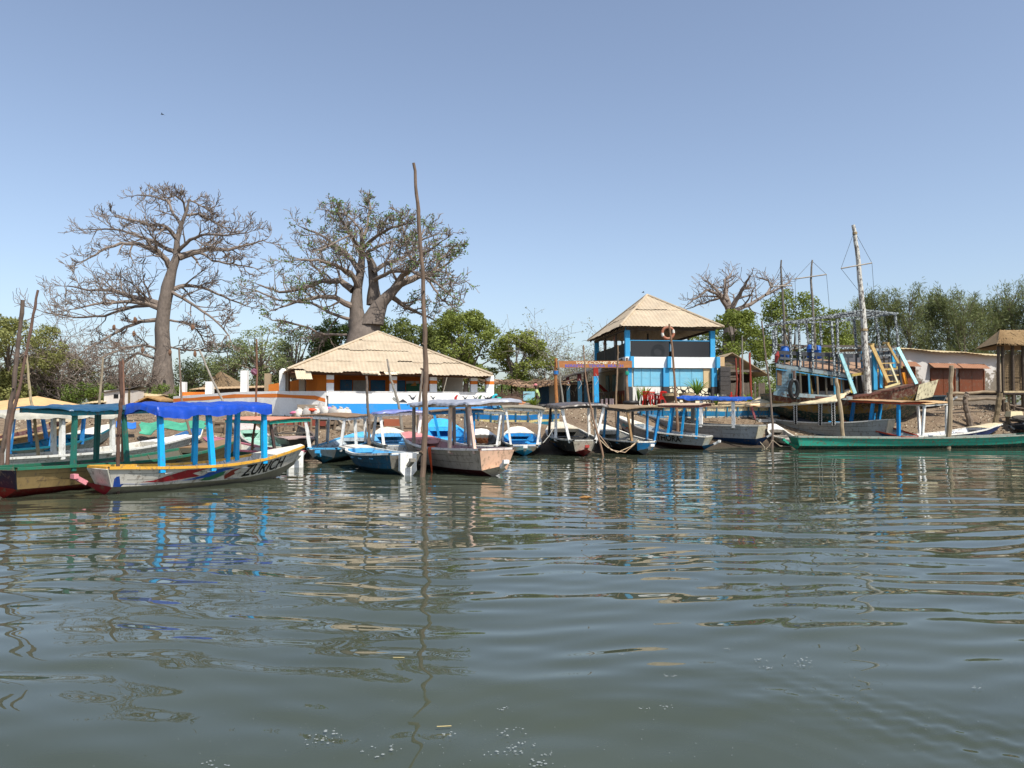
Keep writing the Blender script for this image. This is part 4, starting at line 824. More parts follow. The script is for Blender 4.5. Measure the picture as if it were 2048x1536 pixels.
shed('timber_shed', 'small brown timber shed with a crooked gable roof below the leafless tree', 'shed', 276, 324, 799, 0, 47, wood('#6d5434'), 1.8, extra=box_open)
shed('tin_shelter', 'low shelter with a cream tin sheet behind the timber shed', 'shed', 262, 306, 792, 0, 52, wood('#3f342a'), 2, tinroof('#cdb78e'), -.15, .3)
shed('tin_shelter', 'low cream-roofed shelter at the left of the white kiosk', 'shed', 178, 204, 806, 0, 50, wood('#4a4030'), 2, tinroof('#d2bd94'), .1, .3)
shed('tin_shed', 'long low shed with sandy sheet roof behind the terrace pillars', 'shed', 392, 545, 777, 0, 47.5, wood('#4a3c2e'), 3, tinroof('#bfa27c'), .15, .3)
def hut():
    D = 54; q = P(428, 740, D); t = thing('thatched_hut', 'round-shouldered thatched hut with an open gable behind the terrace wall', 'hut', (q.x, q.y, 2.2)); mb = MB()
    ze = 2+(HY-775)/F*D; a, b_ = Vector((Xp(404, D), D, ze)), Vector((Xp(474, D), D, ze)); pk = Vector((Xp(427, D), D+1.4, 2+(HY-741)/F*D)); e = [a, b_, b_+Vector((0, 3, 0)), a+Vector((0, 3, 0))]
    mb.add(e+[pk], [(0, 1, 4), (1, 2, 4), (2, 3, 4), (3, 0, 4)])
    for k in range(700):
        u = rnd.random(); f = rnd.random()**1.2; lo = e[0].lerp(e[1], u); p_ = lo.lerp(pk, f); d = (pk-lo).normalized(); mb.tube([p_+Vector((0, -.04, .04)), p_-d*.35+Vector((rnd.uniform(-.06, .06), -.06, .05))], [.02, .01], 3, caps=False)
    mb.build('thatch', wood('#8a7355', grain=(3, 1, 1)), t); mb = MB(); mb.box(((a.x+b_.x)/2, D+1.5, (ze+2)/2), (b_.x-a.x-.4, 2.4, ze-2+.2)); mb.build('wall', wood('#5a4a3a'), t)
hut()
def market():
    D = 46; t = thing('market_shelter', 'long open pole shelter with ragged rusty roof between the two main buildings', 'shelter', (Xp(1060, D), D, 2)); z = lambda py: 2+(HY-py)/F*D
    mb = MB(); g_ = []; rr = random.Random(3)
    for i in range(60):
        u = i/59; x = Xp(972, D)+(Xp(1140, D)-Xp(972, D))*u; zz = z(770)+.12*math.sin(u*9)+rr.uniform(-.03, .03); g_.append([(x, D-.4+.2*rr.random(), zz-.05), (x, D+2, zz+.28+.06*math.sin(u*20)), (x, D+4.5, zz+.15)])
    mb.grid(g_, thick=(0, 0, -.05)); mb.build('roof', tinroof('#94775a'), t)
    mb = MB()
    for k in range(60):
        x = Xp(rr.uniform(972, 1140), D); mb.tube([(x, D-.5, z(768)+rr.uniform(-.1, .15)), (x+rr.uniform(-1, 1), D+rr.uniform(0, 2), z(766)+rr.uniform(.1, .3))], .03, 4)
    mb.build('roof_sticks', wood('#7a624a'), t)
    for px in (982, 1002, 1022, 1031, 1050):
        x = Xp(px, D); mb = MB(); mb.tube([(x, D+(px % 3)*.8, 1.9), (x+.05, D+(px % 3)*.8, z(770))], .055, 6); mb.build('post', wood('#7a6a55' if px % 2 else '#3a3028'), t)
market()
def mural(t, x0, x1, zt, D):
    mb = MB(); rr = random.Random(9)
    mb.box(((x0+x1)/2+.35, D-.012, zt-.62), (x1-x0-.8, .02, 1.15), mi=0)
    for k in range(9):
        cx = x0+.9+k*.32; cz_ = zt-.6+rr.uniform(-.15, .15); mb.tube([(cx+.13*math.cos(j*.9+k), D-.03, cz_+.3*math.sin(j*.7)) for j in range(6)], .018, 3, 1)
    mb.build('mural', [plaster('#4a443c', amt=.6), paint('#b0a898', .2)], t)
    mb = MB(); mb.box((x0-.35, D-.05, 2.75), (.7, .08, 1.6)); mb.build('blue_door', paint('#184a68', .2), t)
shed('block_shop', 'whitewashed block shop with a charcoal mural band and navy door behind the welcome sign', 'shop', 1098, 1186, 768, 0, 49, plaster('#cbc4b4', amt=.7), 3, tinroof('#b8957a'), 0, .3, mural)
def shack():
    D = 48.5; z = lambda py: 2+(HY-py)/F*D; t = thing('plank_shack', 'dark gabled plank shack with gaps between its boards right of the blue building', 'shack', (Xp(1480, D), D, 2.0))
    x0, xm, x1 = Xp(1440, D), Xp(1463, D), Xp(1530, D); mb = MB(); rr = random.Random(6)
    def top(x): return np.interp(x, [x0, xm, x1], [z(716), z(706), z(748)])-.06
    x = x0
    while x < x1:
        w_ = rr.uniform(.1, .17); zl = z(757) if x > xm+.4 else z(742); 
        if rr.random() > .12: mb.box((x+w_/2, D, (1.9+min(z(765), top(x)))/2), (w_*.9, .04, min(z(765), top(x))-1.9+rr.uniform(-.1, .05)))
        x += w_
    for k in range(9):
        zz = z(758)+k*.2
        if zz < z(712): mb.box(((x0+xm)/2+.15, D+.02, zz), (xm-x0+.6-.05*k, .03, .16))
    mb.build('plank_wall', wood('#6e6255', grain=(3, 1, .6)), t)
    mb = MB(); mb.box(((x0+x1)/2, D+2.6, 3.1), (x1-x0, .05, 2.4)); mb.build('back_wall', wood('#3a2c22'), t)
    mb = MB()
    for (a, b_) in ((x0-.25, xm), (xm, x1+.2)):
        za, zb = (z(722), z(705)) if a < xm else (z(705), z(750)); mb.add([(a, D-.3, za), (b_, D-.3, zb), (b_, D+2.8, zb), (a, D+2.8, za), (a, D-.3, za-.05), (b_, D-.3, zb-.05), (b_, D+2.8, zb-.05), (a, D+2.8, za-.05)], [(0, 1, 2, 3), (7, 6, 5, 4), (0, 4, 5, 1), (3, 2, 6, 7)])
    mb.build('roof', wood('#b09c7c'), t)
    mb = MB(); mb.beam((x0, D-.1, z(742)), (x1, D-.1, z(742)), .08, .14); mb.build('crossbeam', wood('#7d7264'), t)
shack()
# ---------------- trees ----------------
BARK = wood('#786c62', grain=(1, 1, .5)); BARK2 = wood('#84766a', grain=(1, 1, .5))
def grow(mb, p, d, L, r, lev, rr, up=.12, spread=.75, minr=.012, tips=None, kids=(5, 5, 4)):
    n = 5 if lev > 0 else 3; pts = [p.copy()]; rads = [r]; q = p.copy(); dd = d.normalized()
    for i in range(n):
        dd = (dd+Vector((rr.uniform(-1, 1), rr.uniform(-1, 1), rr.uniform(-1, 1)))*.3+Vector((0, 0, up if i > 1 else -up*.5))*.8).normalized()
        q = q+dd*L/n; pts.append(q.copy()); rads.append(max(minr, r*(1-.72*(i+1)/n)))
    mb.tube(pts, rads, 5 if lev > 1 else (4 if lev == 1 else 3), caps=False)
    if tips is not None and lev <= 1: tips.append(pts[-1]); tips.append(pts[-2])
    if lev > 0:
        for k in range(kids[lev-1]):
            f = .22+.78*(k+rr.random())/kids[lev-1]; i = min(int(f*n), n-1); b0 = pts[i].lerp(pts[i+1], f*n-i); ax = (pts[i+1]-pts[i]).normalized()
            sd = Vector((rr.uniform(-1, 1), rr.uniform(-1, 1), rr.uniform(-.35, .9))); sd = (sd-ax*sd.dot(ax)).normalized()
            grow(mb, b0, ax*(1-spread*.55)+sd*spread, L*rr.uniform(.42, .68), max(minr, rads[i]*.55), lev-1, rr, up, spread, minr, tips, kids)
def limb(mb, pxs, D, r0, r1, rr, dep, lev=2, sub=.32, up=.1, tips=None, n_sub=9, minr=.014, kids=(5, 5, 4), sp_=.8):
    m_ = len(pxs); pts = [P(px, py, D+dep*((i/(m_-1))**1.3)) for i, (px, py) in enumerate(pxs)]; fine, rad = [], []
    for i in range(m_-1):
        for k in range(3):
            f = k/3; q = pts[i].lerp(pts[i+1], f); fr = (i+f)/(m_-1); fine.append(q+Vector((rr.uniform(-1, 1), rr.uniform(-1, 1), rr.uniform(-1, 1)))*r1*.9); rad.append(r0+(r1-r0)*fr**.8)
    fine.append(pts[-1]); rad.append(r1); mb.tube(fine, rad, 8, caps=False)
    L = sum((pts[i+1]-pts[i]).length for i in range(m_-1))
    for k in range(n_sub):
        f = .12+.88*(k+rr.random()*.8)/n_sub; x = f*(len(fine)-1); i = min(int(x), len(fine)-2); b0 = fine[i].lerp(fine[i+1], x-i); ax = (fine[min(i+2, len(fine)-1)]-fine[i]).normalized()
        sd = Vector((rr.uniform(-1, 1), rr.uniform(-1, 1), rr.uniform(-.5, 1))); sd = (sd-ax*sd.dot(ax)).normalized()
        grow(mb, b0, ax*.7+sd*.75, max(1.0, L*sub*(1.15-.5*f))*rr.uniform(.7, 1.15), max(.045, rad[i]*.5), lev, rr, up, sp_, minr, tips, kids)
    grow(mb, fine[-1], fine[-1]-fine[-3], L*sub*.7, r1*.8, lev, rr, up, sp_, minr, tips, kids)
def trunk_mesh(pxs, D, radii, n=14, flute=.12, seed=0):
    mb = MB(); pts = [P(px, py, D) for px, py in pxs]; vs = []; fine, rad = [], []
    for i in range(len(pts)-1):
        for k in range(4): f = k/4; fine.append(pts[i].lerp(pts[i+1], f)); rad.append(radii[i]+(radii[i+1]-radii[i])*f)
    fine.append(pts[-1]); rad.append(radii[-1])
    for i, p in enumerate(fine):
        for k in range(n):
            a = 2*math.pi*k/n; q = rad[i]*(1+flute*noise.noise(Vector((math.cos(a)*1.5, math.sin(a)*1.5, i*.25+seed)))*2); vs.append(p+Vector((math.cos(a)*q, math.sin(a)*q, 0)))
    mb.add(vs, [(i*n+k, i*n+(k+1) % n, (i+1)*n+(k+1) % n, (i+1)*n+k) for i in range(len(fine)-1) for k in range(n)]); return mb
def baobab1():
    D = 58; rr = random.Random(11); q = P(325, 812, D)
    t = thing('baobab_tree', 'tall leafless baobab with a straight trunk, leftmost of the big trees', 'tree', (q.x, D, 2.1))
    trunk_mesh([(326, 818), (324, 770), (325, 720), (324, 660), (329, 610), (335, 575), (344, 540), (353, 512), (354, 482), (360, 455), (372, 425), (379, 398)], D, [1.1, .88, .64, .55, .52, .48, .37, .28, .22, .17, .12, .06], seed=2).build('trunk', BARK, t, smooth=True)
    mb = MB()
    L = [([(345, 545), (333, 520), (310, 497), (278, 488), (240, 487), (200, 502), (168, 522)], .28, -4), ([(352, 505), (330, 495), (300, 480), (268, 468), (230, 458), (175, 458)], .2, 3),
         ([(354, 480), (343, 463), (325, 450), (298, 450), (268, 440), (228, 432)], .2, -3), ([(362, 450), (348, 428), (336, 402), (305, 392), (275, 390)], .13, 2), ([(358, 515), (385, 505), (415, 498), (455, 500), (492, 490), (530, 480)], .3, 3),
         ([(356, 503), (380, 480), (410, 468), (450, 470), (492, 466)], .16, -4), ([(368, 430), (398, 428), (430, 445), (458, 462)], .12, 2), ([(372, 425), (366, 402), (350, 392), (330, 395)], .09, -2), ([(379, 400), (392, 405), (415, 420), (428, 428)], .07, 1),
         ([(322, 612), (300, 600), (265, 594), (225, 580), (180, 580), (135, 572)], .28, 4), ([(322, 618), (290, 606), (250, 604), (205, 606), (150, 618)], .22, -5), ([(318, 640), (282, 642), (250, 655), (210, 678), (165, 705)], .18, -3),
         ([(338, 580), (368, 570), (405, 575), (445, 592), (492, 612)], .2, 4), ([(345, 585), (372, 600), (405, 622), (438, 648), (458, 672)], .15, -4), ([(400, 505), (425, 522), (465, 528), (505, 535)], .1, -2), ([(318, 608), (270, 612), (210, 632), (150, 634), (92, 626)], .16, 6),
         ([(338, 640), (370, 645), (395, 660), (410, 690)], .09, 3), ([(318, 700), (290, 690), (250, 695), (205, 715)], .1, -5), ([(315, 775), (285, 765), (255, 768), (215, 770)], .25, -3), ([(318, 720), (275, 705), (240, 730), (190, 745), (120, 760)], .12, 4),
         ([(330, 690), (365, 700), (400, 700), (440, 705)], .08, 2)]
    for pxs, r0, dep in L: limb(mb, pxs, D, r0, .05, rr, dep, 2, .27, .1, n_sub=11, minr=.02, kids=(5, 4, 4), sp_=.62)
    mb.build('branches', BARK2, t)
    mb = MB()
    for px, py in ((270, 640), (228, 655), (268, 668), (232, 690), (340, 705), (390, 708), (385, 655), (285, 700)): q = P(px, py, D-2); mb.blob(q, (.14, .14, .24), 6, 5, .2)
    mb.build('seed_pods', wood('#7a5a44'), t)
def baobab2():
    D = 57; rr = random.Random(23); q = P(730, 812, D); tips = []
    t = thing('baobab_tree', 'broad baobab with thick forked trunk and sparse leaf tufts behind the veranda house', 'tree', (q.x, D, 2.1))
    mb = trunk_mesh([(728, 818), (728, 720), (728, 668), (730, 640)], D, [1.7, 1.4, 1.25, 1.15], 18, .14, 1)
    m2 = trunk_mesh([(714, 655), (712, 615), (716, 575), (722, 535), (725, 500), (722, 455)], D+.3, [.75, .52, .38, .3, .22, .12], 12, .12, 4); mb.add(m2.v, m2.f)
    m3 = trunk_mesh([(742, 650), (758, 610), (780, 585), (808, 562)], D-.3, [.95, .68, .5, .36], 12, .12, 7); mb.add(m3.v, m3.f)
    m4 = trunk_mesh([(748, 610), (748, 570), (744, 530), (734, 505)], D+.6, [.6, .42, .34, .2], 10, .12, 9); mb.add(m4.v, m4.f)
    mb.build('trunk', BARK, t, smooth=True); mb = MB()
    L = [([(700, 612), (672, 595), (640, 594), (600, 602), (560, 615)], .26, -4), ([(705, 580), (680, 562), (645, 562), (605, 578), (560, 585), (520, 570)], .3, 4), ([(716, 570), (700, 545), (670, 530), (635, 520), (590, 520)], .24, -5),
         ([(720, 545), (700, 515), (672, 490), (640, 470), (605, 455)], .24, 3), ([(724, 510), (705, 480), (690, 450), (672, 420)], .16, -3), ([(724, 480), (735, 450), (740, 420), (738, 400)], .15, 2), ([(728, 495), (755, 470), (785, 455), (812, 448)], .17, -3),
         ([(800, 568), (835, 552), (868, 545), (905, 520)], .34, 3), ([(785, 580), (805, 550), (830, 535), (850, 505), (880, 485)], .28, -4), ([(775, 585), (805, 610), (835, 625), (868, 640)], .26, 4), ([(745, 545), (775, 525), (805, 515), (835, 495), (848, 460)], .2, 5),
         ([(748, 560), (780, 545), (820, 540), (865, 560), (900, 590)], .18, -6), ([(830, 530), (815, 500), (805, 460), (800, 425)], .13, 2), ([(722, 460), (700, 435), (680, 425), (650, 420)], .09, 3), ([(738, 520), (715, 490), (700, 470), (640, 500)], .1, -7),
         ([(700, 670), (650, 670), (600, 650), (555, 640)], .1, -3), ([(700, 640), (660, 625), (620, 605), (560, 600), (510, 580)], .14, 2), ([(868, 545), (880, 520), (900, 500), (912, 490)], .1, 0), ([(840, 540), (870, 580), (885, 600), (900, 610)], .1, -3), ([(733, 505), (765, 490), (790, 480), (820, 490), (870, 470)], .12, 3)]
    for pxs, r0, dep in L: limb(mb, pxs, D, r0, .06, rr, dep, 2, .28, .12, tips, 9, .022, (5, 4, 4), .62)
    mb.build('branches', BARK2, t)
    T = np.array([tuple(v) for v in tips]); T = T[nrng.random(len(T)) < .08]; C = np.repeat(T, 6, 0)+nrng.normal(size=(len(T)*6, 3))*.13
    quads_mesh('leaves', leafquads(C, .095), leafmat('#48602f', '#66803e'), t, loc=WM[t.name].translation)
def baobab3():
    D = 84; rr = random.Random(5); q = P(1455, 812, D)
    t = thing('baobab_tree', 'distant leafless baobab rising behind the green trees beside the blue building roof', 'tree', (q.x, D, 2.1))
    trunk_mesh([(1462, 818), (1462, 700), (1460, 650), (1462, 620)], D, [1.2, 1.0, .75, .6], 10).build('trunk', BARK, t, smooth=True); mb = MB()
    for pxs, r0, dep in [([(1458, 625), (1440, 590), (1415, 580), (1385, 600)], .3, -3), ([(1460, 618), (1452, 585), (1450, 560), (1462, 548)], .32, 3), ([(1464, 618), (1478, 590), (1490, 570), (1500, 552)], .34, -2), ([(1466, 622), (1500, 610), (1530, 590), (1545, 570)], .3, 4), ([(1530, 590), (1560, 575), (1578, 565)], .14, 2),
                         ([(1455, 600), (1425, 570), (1410, 562)], .18, 3), ([(1440, 595), (1410, 605), (1390, 612)], .14, -2), ([(1545, 575), (1535, 560), (1520, 556)], .12, 1)]: limb(mb, pxs, D, r0, .09, rr, dep, 1, .4, .1, n_sub=8, minr=.026)
    mb.build('branches', BARK2, t)
baobab1(); baobab2(); baobab3()
def crown_pts(cl, n, rc, flat=.7):
    C = []
    for c_ in cl:
        d = nrng.normal(size=(n, 3)); d /= np.linalg.norm(d, axis=1)[:, None]; rad = rc*nrng.uniform(.35, 1.12, (n, 1))**.6; q = d*rad*nrng.uniform(.75, 1.2)*np.array([1, 1, flat]); C.append(np.array(c_)+q)
    return np.concatenate(C)
def leafy(name, label, cat, px, D, w_, h_, c1, c2, n_cl=60, n=120, size=.16, rc=.75, base=.35, grp=None, seed=1, trunk=True, rag=.3, tpx=None, dz=.7):
    rr = random.Random(seed); x0 = Xp(px, D); g = H(x0, D) if D < 80 else 2.2
    t = thing(name, label, cat, (x0, D, g), group=grp); cl = []
    for k in range(n_cl):
        th = rr.random()*6.28; u = rr.random()**.5; f = rr.random()
        zz = base+(1-base)*f; env = math.sin(math.pi*min(1, .18+.82*(1-(f-.35)**2*1.4)))**.5 if f < .35 else math.sqrt(max(.03, 1-((f-.35)/.67)**2))
        rr2 = w_/2*env*(.55+.45*u)*(1+rag*rr.uniform(-1, .5)); cl.append((rr2*math.cos(th), rr2*math.sin(th)*.8, h_*zz*(1-.08*rr.random())))
    C = crown_pts(cl, n, rc, dz)
    q = leafquads(C, size); quads_mesh('crown', q, leafmat(c1, c2), t, local=True)
    if trunk:
        mb = MB(); mb.tube([(0, 0, -.2), (.1, 0, h_*.25), (0, .1, h_*.5)], [h_*.035, h_*.026, h_*.015], 7)
        for k in range(0, n_cl, max(1, n_cl//22)):
            c_ = Vector(cl[k]); s_ = Vector((0, 0, h_*rr.uniform(.2, .5))); mid = s_.lerp(c_, .5)+Vector((rr.uniform(-.3, .3), rr.uniform(-.3, .3), h_*.04)); mb.tube([s_, mid, c_], [h_*.012, h_*.008, .02], 5, caps=False)
        mb.build('trunk', BARK2, t, local=True)
    return t
GT = 'leafy trees behind the village'
G1, G2 = '#47551f', '#76803a'
leafy('broad_tree', 'bright green broad-crowned tree directly right of the blue building', 'tree', 1465, 60, 6.5, 7.6, G1, G2, 70, 230, .11, .7, .2, GT, 1)
leafy('broad_tree', 'bright green domed tree behind the masts of the big ship', 'tree', 1588, 64, 9.5, 9.6, G1, G2, 110, 230, .11, .8, .2, GT, 2)
leafy('broad_tree', 'tall light green tree just right of the highest mooring pole, above the house roof', 'tree', 930, 60, 6.8, 7.8, '#4c5a28', '#7e8742', 80, 210, .11, .7, .25, GT, 3, rag=.5)
leafy('broad_tree', 'lower yellow-green tree with a loose crown right of the veranda house roof', 'tree', 1035, 58, 5.0, 5.7, '#525f2a', '#858c46', 55, 210, .11, .65, .15, GT, 4, rag=.5)
leafy('broad_tree', 'green tree filling the gap behind the right slope of the house roof', 'tree', 868, 66, 6.5, 7.0, '#455226', '#737b42', 60, 190, .12, .75, .2, GT, 5, rag=.5)
leafy('dark_tree', 'dark dense tree close behind the forked baobab trunk', 'tree', 680, 63, 6.0, 7.2, '#2f401e', '#4c5c2c', 60, 200, .12, .75, .2, GT, 6)
leafy('broad_tree', 'green tree partly hidden behind the forked baobab', 'tree', 790, 66, 7.0, 7.8, '#455226', '#6f783c', 60, 190, .12, .8, .2, GT, 7, rag=.5)
leafy('shrubby_tree', 'dense olive green tree filling the left edge of the photo', 'tree', 15, 50, 8.0, 6.0, '#53582f', '#84854e', 90, 200, .09, .65, .05, GT, 8, rag=.5)
leafy('shrubby_tree', 'small olive tree behind the sandy hipped canopy at the left', 'tree', 100, 54, 5.5, 3.9, '#50552c', '#7c7c4a', 45, 150, .10, .6, .05, GT, 9)
thin = [('grey-green wispy thorn tree left of the house roof with a slender crown', 520, 58, 4.0, 6.2, 10), ('thin feathery tree just left of the wispy thorn tree', 463, 60, 4.2, 5.2, 11), ('wispy olive tree touching the left corner of the house roof', 590, 62, 5.6, 6.8, 12), ('pale wispy tree behind the thatched hut', 425, 64, 4.5, 4.2, 13), ('dusty low tree between the bare baobab trunk and the thatched hut', 378, 62, 4.0, 3.8, 14), ('dusty olive tree behind the terrace pillars', 555, 68, 6.0, 6.0, 15)]
for lb, px, D, w_, h_, sd_ in thin: leafy('thorn_tree', lb, 'tree', px, D, w_, h_, '#56613c', '#838c5c', 42, 110, .085, .65, .15, 'wispy thorn trees behind the terrace', sd_, rag=.7)
# bare bushes
def bare(label, px, D, h_, w_, seed, name='bare_tree', col_=None, leaf=False, grp='leafless scrub trees'):
    rr = random.Random(seed); x0 = Xp(px, D); t = thing(name, label, 'tree', (x0, D, 2.0), group=grp); mb = MB(); tips = []
    for k in range(9):
        a = rr.random()*6.28; d = Vector((math.cos(a)*w_/h_*.75, math.sin(a)*.5, rr.uniform(.6, 1.2))); grow(mb, Vector((rr.uniform(-.4, .4), rr.uniform(-.3, .3), 0)), d, h_*rr.uniform(.7, 1.05), .09, 3, rr, .05, .85, .013, tips, (4, 4, 5))
    mb.build('branches', col_ or BARK2, t, local=True)
    if leaf:
        T = np.array([tuple(v) for v in tips]); T = T[nrng.random(len(T)) < .3]; C = np.repeat(T, 4, 0)+nrng.normal(size=(len(T)*4, 3))*.12; quads_mesh('leaves', leafquads(C, .08), leafmat('#6a6f4a', '#8a8c66'), t, local=True)
bare('tangled leafless scrub tree left of the bare baobab, nearer the left edge', 130, 52, 4.6, 5, 31); bare('low tangle of grey twigs right behind the white kiosk', 215, 55, 4.0, 5, 32); bare('spreading grey twiggy scrub beside the foot of the bare baobab', 275, 56, 3.2, 5, 33); bare('forked bare tree overlapping the olive tree at the left edge', 95, 53, 5.3, 3.4, 34)
bare('pale leafless tree between the leafy trees and the welcome sign', 1118, 60, 5.6, 4.5, 35, leaf=True, col_=wood('#8a8072')); bare('thin grey bare tree behind the welcome sign', 1150, 64, 5.0, 4, 36, leaf=True, col_=wood('#8a8072')); bare('bleached twiggy tree behind the blue and teal veranda posts', 1185, 62, 3.8, 4, 37, col_=wood('#8a8072'))
# casuarinas: drooping feathery sprays on upright limbs
def casu_proto(seed, h_, w_):
    rr = random.Random(seed); mb = MB(); N = []; mb.tube([(0, 0, -.2), (.1, .05, h_*.5), (0, 0, h_*.97)], [.2, .13, .02], 7)
    for k in range(52):
        f = .06+.93*rr.random(); z = h_*f; a = rr.random()*6.28; L = w_/2*(1.12-f)**.7*rr.uniform(.6, 1.15)+.25; tip = Vector((math.cos(a)*L, math.sin(a)*L*.8, z+L*rr.uniform(.5, 1.5)))
        b0 = Vector((0, 0, z*.92)); mid = b0.lerp(tip, .5)-Vector((0, 0, .12)); mb.tube([b0, mid, tip], [.05, .03, .012], 4, caps=False)
        for j in range(11):
            u = .25+.75*rr.random(); p_ = b0.lerp(tip, u); N += [(p_, rr)]*1
            m_ = 12; base = np.array(p_)+nrng.normal(size=(m_, 3))*np.array([.25, .25, .28])
            d = nrng.normal(size=(m_, 3))*.5+np.array([math.cos(a)*.45, math.sin(a)*.45, .55]); d /= np.linalg.norm(d, axis=1)[:, None]; s_ = np.cross(d, nrng.normal(size=(m_, 3))); s_ /= np.linalg.norm(s_, axis=1)[:, None]
            l_ = nrng.uniform(.25, .55, (m_, 1)); yield_ = np.stack([base-s_*.018, base+d*l_*.6-s_*.024, base+d*l_, base+d*l_*.5+s_*.026], 1); Q.append(yield_)
    return mb
cas = []
for i, (seed, h_, w_) in enumerate(((41, 10, 5), (42, 9, 5.5), (43, 11, 4.5))):
    Q = []; mbt = casu_proto(seed, h_, w_); cas.append((mbt, np.concatenate(Q), h_))
CM = leafmat('#4a5232', '#747b4e', 'casuarina_needles')
labs = ['shortest feathery casuarina at the left end of its row behind the big ship', 'feathery casuarina with a pointed top directly right of the white mast', 'tall feathery casuarina second to the right of the white mast', 'wide casuarina above the left end of the shuttered house', 'tall casuarina above the middle of the shuttered house', 'casuarina above the right half of the shuttered house', 'drooping casuarina above the right end of the shuttered house roof',
        'low casuarina in the dip left of the reed hut', 'tall dark casuarina directly above the reed hut', 'tallest casuarina at the right edge', 'casuarina half cut off by the right edge', 'small casuarina behind the middle of the big ship']
specs = [(1708, 76, 7.9, 0), (1735, 80, 10.6, 1), (1778, 78, 11.2, 2), (1822, 77, 11.0, 0), (1860, 80, 11.4, 2), (1898, 77, 10.6, 1), (1930, 74, 10.0, 0), (1965, 76, 9.6, 1), (1998, 78, 10.6, 2), (2028, 76, 11.2, 0), (2075, 74, 10.5, 1), (1668, 82, 7.2, 1)]
meshes = {}
for (px, D, hh, k), lb in zip(specs, labs):
    mbt, q, h0 = cas[k]; t = thing('casuarina_tree', lb, 'tree', (Xp(px, D), D, 2.1), Matrix.Rotation(px*.37, 3, 'Z'), 'row of casuarina trees'); t.scale = (hh/h0*1.05, hh/h0*1.05, hh/h0*1.05)
    if k not in meshes: a = mbt.build('trunk', BARK2, t, local=True); b_ = quads_mesh('foliage', q, CM, t, local=True); meshes[k] = (a, b_)
    else:
        for src in meshes[k]: c_ = src.copy(); col.objects.link(c_); c_.parent = t
# far-off bush that closes the horizon
def woodland():
    C = []
    for k in range(520):
        x = rnd.uniform(-170, 170); D = rnd.uniform(88, 125); hh = 3.2+1.8*noise.noise(Vector((x*.06, 0, 0)))+(1.5 if x > 22 else 0); c_ = np.array((x, D, 2.2+hh*.5)); d = nrng.normal(size=(150, 3)); d /= np.linalg.norm(d, axis=1)[:, None]
        C.append(c_+d*np.array((2.6, 2.0, hh*.5))*nrng.uniform(.6, 1.1, (150, 1)))
    C = np.concatenate(C); o = quads_mesh('distant_woodland', leafquads(C, .28), leafmat('#48552f', '#6d7848'), loc=(0, 100, 2)); tag(o, 'far-off olive bush closing the horizon behind the village', 'woodland', kind='stuff')
woodland()
# scrub hugging the ground between sheds
def scrub(label, px, D, h_, w_, sd_): leafy('shrub', label, 'shrub', px, D, w_, h_, '#3f4f24', '#6a7a3a', 16, 110, .08, .45, .05, 'shrubs between the buildings', sd_, trunk=True)
scrub('green shrub behind the ragged market shelter', 1035, 53, 1.8, 3.4, 51); scrub('shrub behind the two-storey building at its left', 1110, 56, 1.5, 3.0, 52); scrub('shrub at the foot of the bare baobab', 345, 54, 1.6, 2.6, 53); scrub('shrub between the kiosk and the hipped canopy', 190, 52, 1.4, 3.5, 54); scrub('leafy shrub between the plank shack and the ship', 1528, 51, 2.6, 3.2, 55); scrub('green scrub left of the kiosk', 150, 51, 1.6, 3.5, 56)
# ---------------- poles in the water and on the bank ----------------
def pole(label, pts, D, r, c_, name='mooring_pole', cat='pole', r2=None, knots=True, lean=0):
    rr = random.Random(len(label)*7+int(D*10)); ps = [P(px, py, D+lean*i/(len(pts)-1)) for i, (px, py) in enumerate(pts)]; ps[-1].z -= .5 if H(ps[-1].x, ps[-1].y) > 0 else .9
    fine, rad = [], []; m_ = len(ps); n_ = 6
    for i in range(m_-1):
        for k in range(n_):
            f = (i+k/n_)/(m_-1); fine.append(ps[i].lerp(ps[i+1], k/n_)+Vector((rr.uniform(-1, 1), rr.uniform(-1, 1), 0))*r*.2); rad.append(((r2 or r*.5)+(r-(r2 or r*.5))*f)*rr.uniform(.9, 1.12))
    fine.append(ps[-1]); rad.append(r); mb = MB(); mb.tube(fine, rad, 8)
    if knots:
        for k in range(4): i = rr.randrange(1, len(fine)-1); a = rr.random()*6.28; mb.tube([fine[i], fine[i]+Vector((math.cos(a)*rad[i]*2.0, math.sin(a)*rad[i]*2.0, rad[i]*1.2))], [rad[i]*.6, rad[i]*.35], 5)
    return tag(mb.build(name, wood(c_, grain=(1, 1, .25)), smooth=False), label, cat, 'rough wooden mooring poles')
BR, GR, RD = '#75604f', '#8c8072', '#785443'
pole('tallest reddish mooring pole, rising far above the house roof from beside the pinkish boat', [(828, 326), (836, 420), (846, 560), (851, 720), (850, 860), (843, 946)], 21.6, .088, BR, r2=.045)
pole('thick leaning pole with a hooked broken top at the left edge', [(46, 600), (38, 680), (27, 780), (14, 850), (4, 905), (-6, 960)], 18.2, .058, '#6b5a4e', r2=.045)
pole('slim leaning pole crossing the hooked pole at the left edge', [(76, 580), (58, 680), (38, 780), (20, 850), (8, 960)], 17.8, .046, '#74594a', r2=.028)
pole('pale thin pole standing before the sandy hipped canopy', [(53, 700), (57, 760), (62, 800), (68, 835), (76, 900), (83, 930)], 22.5, .05, '#a89878', r2=.03)
pole('dark red-brown pole rising in front of the teal beam roof', [(240, 722), (243, 790), (240, 830), (236, 880), (236, 990)], 17.3, .042, '#5c4336', r2=.04)
pole('thin twin pole close beside the dark red-brown pole', [(246, 718), (247, 790), (246, 850), (243, 930)], 20, .04, '#86604a', r2=.025)
pole('pale slender pole left of the white kiosk', [(206, 715), (203, 760), (196, 830), (196, 905)], 26, .05, '#9a8c74', r2=.03)
